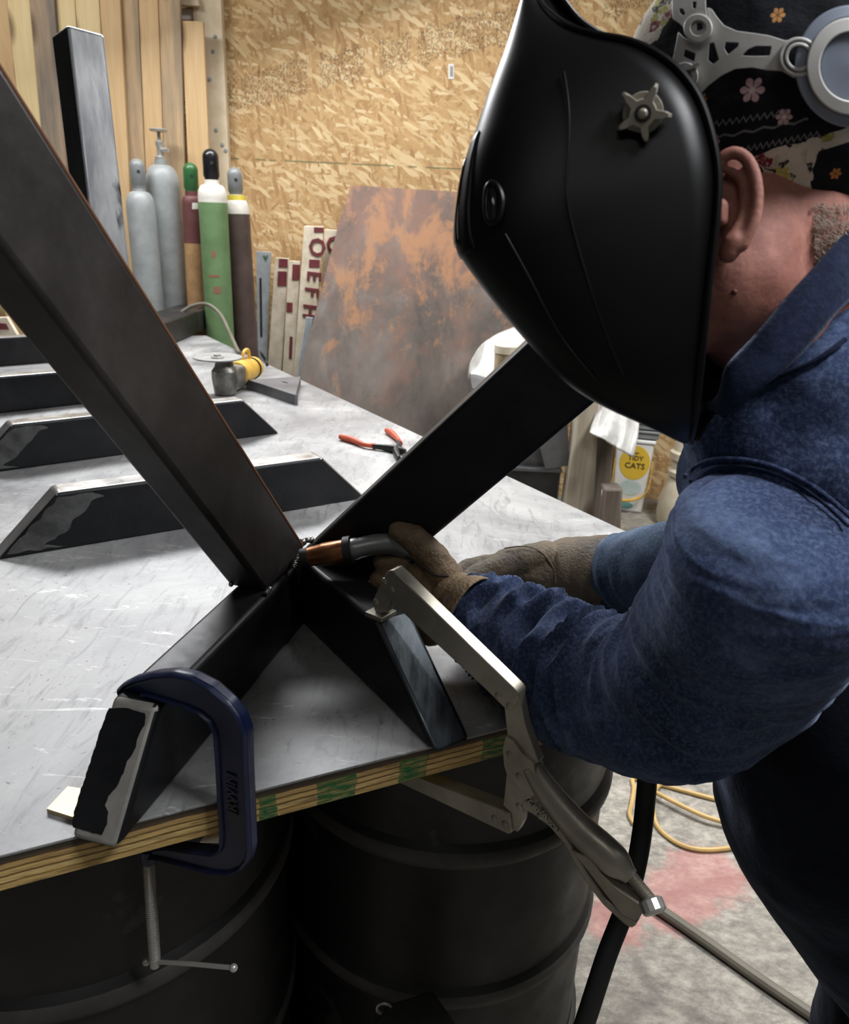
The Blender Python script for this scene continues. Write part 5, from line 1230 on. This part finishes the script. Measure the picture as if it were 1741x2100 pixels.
# ---- gloves
def glove(name, caps, cuff, mat, label):
    g = G()
    for q in caps: capsule(g, *q, 16)
    b = blob(g, 0.0028, 5)
    b = disp(b, lambda p: 0.0016 * nz(p, 55) + 0.0012 * abs(nz(p, 120, 3)) - 0.0012 * abs(nz(p, 75, 8)))
    o = add(name, b, M[mat], man, angle=80); tag(o, label)
    (c0, r0), (c1, r1), (c2, r2) = cuff
    g = G(); pts = spline([c0, c1, c2], 20); rr = spline([(r0,), (r1,), (r2,)], 20)[:, 0]
    sweep(g, pts, list(rr), 48, caps=False, ref=R3[:, 0], fn=lambda t, th: 1 + 0.05 * noise.noise(Vector((t * 4, 1.4 * math.cos(th), 1.4 * math.sin(th)))) + 0.02 * noise.noise(Vector((t * 14, 4 * math.cos(th), 4 * math.sin(th)))))
    add('cuff', g, M[mat], o, solid=-0.0025, angle=80)
    return o
mc = [P(862, 1158, 1.024), P(856, 1196, 1.019), P(856, 1234, 1.014), P(864, 1270, 1.010)]
pi_ = [P(788, 1152, 1.033), P(780, 1190, 1.033), P(784, 1230, 1.029), P(806, 1268, 1.019)]
di = [P(790, 1160, 1.066), P(784, 1198, 1.066), P(790, 1236, 1.061), P(812, 1270, 1.052)]
ti = [P(826, 1166, 1.080), P(822, 1204, 1.080), P(828, 1240, 1.075), P(846, 1272, 1.066)]
caps = []
for k in range(4):
    r = (0.0145, 0.0148, 0.0145, 0.0135)[k]
    caps += [(wrL, 0.027, mc[k], 0.0185), (mc[k], 0.0165, pi_[k], r), (pi_[k], r, di[k], r * 0.92), (di[k], r * 0.92, ti[k], r * 0.8)]
caps += [(P(925, 1205, 1.000), 0.024, P(893, 1150, 1.000), 0.021), (P(893, 1150, 1.000), 0.0215, P(852, 1106, 1.002), 0.0185), (P(852, 1106, 1.002), 0.0185, P(818, 1089, 1.008), 0.0145),
         (P(940, 1245, 0.996), 0.03, P(880, 1285, 1.000), 0.022), (mc[3], 0.018, P(885, 1290, 1.000), 0.022), (P(890, 1195, 1.014), 0.024, P(875, 1240, 1.010), 0.024)]
gl = glove('glove', caps, ((P(915, 1222, 1.003), 0.032), (P(938, 1236, 0.992), 0.038), (P(972, 1256, 0.975), 0.044)), 'leather', 'tan leather glove holding the welding gun')
caps = [(P(1225, 1180, 1.175), 0.046, P(1120, 1166, 1.19), 0.040), (P(1120, 1166, 1.19), 0.040, P(1050, 1165, 1.20), 0.033)]
for k in range(4):
    a = P(1035, 1150 + 22 * k, 1.215 - 0.006 * k); b_ = P(958, 1165 + 24 * k, 1.205); c_ = P(915, 1195 + 22 * k, 1.18); d_ = P(905, 1222 + 16 * k, 1.155)
    caps += [(P(1090, 1165, 1.195), 0.028, a, 0.019), (a, 0.0165, b_, 0.0145), (b_, 0.0145, c_, 0.013), (c_, 0.013, d_, 0.012)]
caps += [(P(1120, 1140, 1.175), 0.024, P(1050, 1150, 1.165), 0.019), (P(1050, 1150, 1.165), 0.019, P(990, 1172, 1.15), 0.0155), (P(990, 1172, 1.15), 0.0155, P(960, 1185, 1.135), 0.0125)]
g2 = glove('glove', caps, ((P(1130, 1166, 1.19), 0.038), (P(1180, 1168, 1.182), 0.049), (P(1252, 1182, 1.166), 0.060)), 'leather_dark', 'brown leather glove behind the first')
# stitched seams of the gloves
def gseam(pts, o, verts, r=0.0011, mat='leather_dark'):
    q = spline(pts, 40); V = np.array(verts); pp = []
    for x, y in q:
        r0 = nrm(ray(x, y)); W = V - CAM; t = W @ r0; ds = np.linalg.norm(W - np.outer(t, r0), axis=1); ok = ds < 0.005
        pp.append(CAM + r0 * ((t[ok].min() if ok.any() else 1.15) + 0.0002))
    pp = [np.mean(pp[max(0, i - 2):i + 3], axis=0) for i in range(len(pp))]
    g = G(); sweep(g, pp, r, 6); add('seam', g, M[mat], o)
def world_verts(o): return [np.array(v.co) + np.array(man.location) for v in o.data.vertices]
gseam([(782, 1140), (815, 1138), (850, 1150), (880, 1172), (892, 1180), (925, 1182)], gl, world_verts(gl), mat='rubber')
gseam([(1030, 1125), (1075, 1120), (1110, 1132), (1135, 1165), (1140, 1200)], g2, world_verts(g2))

# ================================================================ WELDING HELMET
hm = thing('welding_helmet', P(1300, 600, 0.6), 'black welding helmet pulled down over the face of the welder', 'welding helmet')
prof_px = [(1098, -60), (1094, -20), (1080, 45), (1058, 120), (1030, 195), (1002, 275), (980, 345), (967, 415), (962, 470), (968, 512), (996, 556), (1052, 628), (1112, 698), (1172, 762), (1218, 796), (1268, 824), (1318, 848), (1370, 876), (1412, 908)]
rim_px = [(1106, -40), (1108, 5), (1134, 34), (1170, 56), (1222, 71), (1290, 84), (1348, 110), (1398, 150), (1438, 210), (1463, 290), (1473, 360), (1470, 440), (1461, 520), (1452, 600), (1444, 680), (1437, 750), (1430, 815), (1423, 870), (1416, 906)]
NT, NA = 90, 61
pc_, rc_ = spline(prof_px, NT), spline(rim_px, NT)
Lh = nrm(nrm(ray(1250, 450)) + R3[:, 0] * 0.30 - R3[:, 1] * 0.10)
d0 = 0.60
def helm(t_i, ang):
    t = t_i / (NT - 1); wd = 0.104 * (math.sin(math.pi * min(1, max(0, t))) ** 0.55 if 0 < t < 1 else 0) + 0.004
    Rp = P(rc_[t_i][0], rc_[t_i][1], d0 - wd * 0.95); C0 = P(pc_[t_i][0], pc_[t_i][1], d0 - wd * 0.10); Bp = Rp + Lh * wd
    c, s = math.cos(ang), math.sin(ang); e = 0.80
    far = R3[:, 0] * (0.034 * max(0, -s) * math.exp(-((t - 0.80) / 0.13) ** 2))
    return far + Bp + (C0 - Bp) * (abs(c) ** e) + (Rp - Bp) * (math.copysign(abs(s) ** e, s))
g = G(); vs = []
for i in range(NT):
    for k in range(NA): vs.append(helm(i, -math.pi / 2 + math.pi * k / (NA - 1)))
g.add(vs, [(i * NA + k, i * NA + k + 1, (i + 1) * NA + k + 1, (i + 1) * NA + k) for i in range(NT - 1) for k in range(NA - 1)])
shell = add('shell', g, M['shell'], hm, solid=0.003, angle=85)
hv = np.array(vs)
def on_helm(px, py, off=0.0):
    r0 = nrm(ray(px, py)); W = hv - CAM; t = W @ r0; ds = np.linalg.norm(W - np.outer(t, r0), axis=1); ok = ds < 0.006
    return CAM + r0 * ((t[ok].min() if ok.any() else 0.55) - off)
# rolled edge along the near rim and far rim
for k_, nm in ((NA - 1, 'rim'), (0, 'rim')):
    g = G(); sweep(g, [helm(i, -math.pi / 2 + math.pi * k_ / (NA - 1)) for i in range(NT)], 0.0026, 8); add(nm, g, M['shell'], shell)
# lens housing: raised frame across the front, and its side latch
def strip(name, i0, i1, a0, a1, off, mat, th=0.004, ni=14, na=24):
    g = G(); vs = []
    for i in range(ni + 1):
        ti_ = i0 + (i1 - i0) * i / ni
        for k in range(na + 1):
            a = a0 + (a1 - a0) * k / na; p = helm(int(round(ti_)), a); q = helm(int(round(ti_)), a * 0.9)
            Bp = (helm(int(round(ti_)), -math.pi / 2) + helm(int(round(ti_)), math.pi / 2)) / 2
            vs.append(p + nrm(p - Bp) * off)
    g.add(vs, [(i * (na + 1) + k, i * (na + 1) + k + 1, (i + 1) * (na + 1) + k + 1, (i + 1) * (na + 1) + k) for i in range(ni) for k in range(na)])
    return add(name, g, M[mat], hm, solid=th, angle=50)
hs = strip('lens_housing', 26, 46, -1.05, 0.62, 0.0012, 'shell', 0.004)
strip('lens', 29, 43, -0.85, 0.45, 0.0022, 'lens', 0.002)
g = G(); lo = [(1003, 372), (1012, 370), (1020, 382), (1030, 400), (1030, 422), (1024, 448), (1012, 464), (1002, 460), (996, 436), (996, 396)]
pp = [on_helm(x, y, 0.003) for x, y in dense(lo, 40)]; pp = [np.mean([pp[(i + j) % 40] for j in (-3, -2, -1, 0, 1, 2, 3)], axis=0) for i in range(40)]; sweep(g, pp, 0.0022, 8, closed=True); add('latch_frame', g, M['shell'], hm)
g = G(); c = on_helm(1012, 418, 0.001); ball(g, c, 0.004, 0.014, 0.004, axes=np.array([exH, nrm(R3[:, 1]), latH]), seg=18, rings=12); add('latch', g, M['lens'], hm)
for ln in ([(1030, 470), (1080, 560), (1150, 690), (1230, 790)], [(1150, 120), (1168, 220), (1164, 330), (1160, 400), (1175, 470), (1200, 560), (1240, 680), (1290, 800)]):
    g = G(); q = spline(ln, 40); pp = [on_helm(x, y, -0.0004) for x, y in q]; pp = [np.mean(pp[max(0, i - 3):i + 4], axis=0) for i in range(40)]; sweep(g, pp, 0.0008, 8); add('ridge', g, M['shell'], shell)
# star adjusting knob on the side
kc = on_helm(1318, 233, 0.0); kn = -nrm(ray(1318, 233)); kx = nrm(np.cross([0, 0, 1.0], kn)); ky = np.cross(kn, kx)
pxs = 0.505 / F
star = []
for k in range(60):
    a = 2 * math.pi * k / 60; r = 29 + 30 * max(0, math.cos(5 * (a + 0.05))) ** 1.5; star.append((r * math.cos(a) * pxs, r * math.sin(a) * pxs))
g = plate(star, [], lambda x, y, h: kc + kx * x * (1.0 if h < 0.01 else 0.86) + ky * y * (1.0 if h < 0.01 else 0.86) + kn * (0.002 + h), 0.013); kb = add('star_knob', g, M['knob'], hm, bevel=0.0025, bseg=3)
g = G(); lathe(g, kc, kn, [(0, 0.0128), (0.006, 0.0122), (0.0065, 0.002)], 28); add('knob_base', g, M['knob'], kb)
g = G(); lathe(g, kc + kn * 0.0148, kn, [(0, 0.0052), (0.0008, 0.0052), (0.001, 0.0034)], 20); add('recess', g, M['ink'], kb)
g = G(); lathe(g, kc + kn * 0.0150, kn, [(0, 0.0032), (0.0022, 0.0030), (0.0034, 0.0018), (0.0036, 0.0003)], 16); add('screw', g, M['knob'], kb)

# grey headgear over the cap
hgc, hA = capc, (RB * 1.075, RA * 1.06, RC * 1.09)
Mx = np.array([fwc / hA[0], upc / hA[1], latH / hA[2]])
def hg(px, py, h):
    r0 = nrm(ray(px, py)); o = Mx @ (CAM - hgc); d = Mx @ r0
    a, b_, c = d @ d, 2 * o @ d, o @ o - 1; dis = b_ * b_ - 4 * a * c
    t = (-b_ - math.sqrt(dis)) / (2 * a) if dis > 0 else -b_ / (2 * a)
    return CAM + r0 * (t - h)
zc3 = lambda pts: [(1240 + x / 3.475, y / 3.475) for x, y in pts]
brk = zc3([(730, 55), (760, 60), (800, 120), (850, 180), (940, 220), (1060, 236), (1170, 252), (1290, 290), (1350, 275), (1420, 280), (1500, 310), (1540, 380), (1535, 455), (1490, 525), (1420, 562), (1340, 552), (1260, 505), (1150, 500), (1050, 482), (930, 492), (830, 540), (740, 610), (660, 695), (590, 650), (530, 560), (470, 470), (490, 400), (510, 300), (525, 225), (560, 265), (640, 305), (700, 305), (735, 250), (742, 150)])
hl_ = [zc3([(572, 352), (648, 380), (640, 440), (562, 402)]), zc3([(745, 312), (778, 302), (815, 425), (775, 458), (738, 430)]), zc3([(862, 300), (955, 305), (950, 332), (880, 390), (852, 345)]), zc3([(980, 395), (1020, 352), (1075, 328), (1188, 330), (1175, 398), (1060, 400)]), circ(1240 + 1385 / 3.475, 405 / 3.475, 22)]
hdg = add('headgear', plate(dense(brk, 150), [dense(h_, 30) for h_ in hl_], hg, 0.0035), M['grey_plastic'], hm, bevel=0.0008, angle=50)
st_ = zc3([(475, -160), (715, -160), (722, 60), (738, 150), (735, 235), (700, 300), (640, 306), (592, 282), (570, 205), (530, 166), (485, 136), (480, 60)])
g = plate(dense(st_, 90), [dense(zc3([(530, 62), (556, 60), (576, 96), (560, 114), (536, 92)]), 20), dense(zc3([(655, 165), (690, 160), (705, 205), (660, 222)]), 20), dense(zc3([(625, 10), (655, 12), (652, 60), (628, 60)]), 20), dense(zc3([(540, -60), (570, -60), (570, -20), (540, -20)]), 20)], lambda x, y, h: hg(x, y, 0.0035 + h), 0.003); add('crown_strap', g, M['grey_plastic'], hm, bevel=0.0006, angle=50)
ra = zc3([(1440, 300), (1560, 282), (1741, 232), (1900, 190), (1900, 390), (1762, 442), (1560, 502), (1450, 520)])
g = plate(dense(ra, 80), [dense(zc3([(1640, 330), (1668, 325), (1680, 372), (1655, 390), (1636, 365)]), 24), dense(zc3([(1725, 285), (1755, 275), (1765, 320), (1735, 330)]), 20), circ(1240 + 1385 / 3.475, 405 / 3.475, 22) if False else dense(zc3([(1800, 260), (1830, 250), (1835, 300), (1806, 305)]), 20)], lambda x, y, h: hg(x, y, 0.004 + h), 0.003); add('rear_strap', g, M['grey_plastic'], hm, bevel=0.0006, angle=50)
cx_, cy_ = 1240 + 1385 / 3.475, 405 / 3.475
for r0_, r1_, h_ in ((41, 33, 0.007), (30, 22, 0.0075)):
    g = plate(circ(cx_, cy_, r0_, n=40), [circ(cx_, cy_, r1_, n=40)], lambda x, y, h: hg(x, y, 0.002 + h), h_); add('pivot_ring', g, M['grey_plastic'], hdg, bevel=0.0008)
cx_, cy_ = zc3([(665, 200)])[0]
g = plate(circ(cx_, cy_, 30, n=32), [circ(cx_, cy_, 15, n=24)], lambda x, y, h: hg(x, y, 0.004 + h), 0.005); add('strap_peg', g, M['grey_plastic'], hdg, bevel=0.0008)
cx_, cy_ = zc3([(575, 545)])[0]
g = plate(circ(cx_, cy_, 27, 30, n=32), [circ(cx_, cy_, 12, n=24)], lambda x, y, h: hg(x, y, 0.004 + h), 0.006); add('angle_peg', g, M['grey_plastic'], hdg, bevel=0.0008)
g = plate(dense(zc3([(560, 500), (590, 500), (680, 470), (670, 450), (640, 452), (590, 478)]), 30), [], lambda x, y, h: hg(x, y, 0.009 + h), 0.003); add('angle_pin', g, M['grey_plastic'], hdg)
for (ro, ri, hh, th, mt, nm) in (((1.0), .80, .004, .004, 'clear_grey', 'ratchet_band'), (.80, .56, .006, .008, 'grey_plastic', 'ratchet_ring'), (.56, .02, .006, .004, 'clear_grey', 'ratchet_dial')):
    ox, oy = 1748, 136; g = plate(circ(ox, oy, 118 * ro, 126 * ro, 60), [circ(ox, oy, 118 * ri, 126 * ri, 50)], lambda x, y, h: hg(x, y, hh + h), th); add(nm, g, M[mt], hm, bevel=0.001)

# ================================================================ WELDING GUN
wg = thing('welding_gun', P(1215, 2120, 1.02) * np.array([1, 1, 0]), 'copper-nozzled welding gun in the gloved hand with a black cable to the floor', 'welding gun')
n0, n1_, n2_ = P(619, 1144, 1.018), P(700, 1129, 1.012), P(722, 1127, 1.010)
ax = n2_ - n0; La = float(np.linalg.norm(ax))
g = G(); lathe(g, n0, ax, [(0, 0.0095), (0.001, 0.0115), (La * 0.42, 0.0145), (La * 0.44, 0.0150), (La * 0.85, 0.0152)], 28); add('nozzle', g, M['copper'], wg, angle=50)
g = G(); lathe(g, n0 - nrm(ax) * 0.0006, ax, [(0, 0.0118), (0.010, 0.0130)], 28); add('nozzle_tip', g, M['ink'], wg)
g = G(); lathe(g, n0 + ax * 0.85, ax, [(0, 0.0165), (0.001, 0.0185), (0.010, 0.0185), (0.011, 0.0165)], 28); add('insulator_ring', g, M['rubber'], wg)
neck = spline([n0 + ax * 0.9, P(735, 1124, 1.008), P(775, 1116, 1.01), P(812, 1118, 1.015), P(850, 1135, 1.02)], 24)
g = G(); sweep(g, neck, [0.0145] * 6 + [0.0135] * 18, 22); add('gooseneck', g, M['grey_sleeve'], wg)
hnd = spline([P(850, 1135, 1.02), P(880, 1165, 1.03), P(920, 1215, 1.045), P(980, 1290, 1.06)], 24)
g = G(); sweep(g, hnd, 0.0165, 20); add('handle', g, M['rubber'], wg)
cab_ = spline([P(980, 1290, 1.06), P(1080, 1370, 1.07), P(1200, 1440, 1.06), P(1295, 1490, 1.05), P(1325, 1570, 1.03), P(1322, 1660, 1.03), P(1308, 1760, 1.02), P(1282, 1860, 1.01), P(1244, 1960, 1.0), P(1205, 2080, 1.0), P(1165, 2200, 1.02)], 90)
lastp = cab_[-1]; tail = spline([lastp, lastp * np.array([1, 1, 0.5]) + np.array([-0.02, -0.01, 0]), np.array([lastp[0] - 0.03, lastp[1] - 0.03, 0.05]), np.array([lastp[0] - 0.02, lastp[1] - 0.12, 0.0135])], 24)
g = G(); sweep(g, list(cab_) + list(tail[1:]), 0.0128, 16); add('cable', g, M['rubber'], wg)
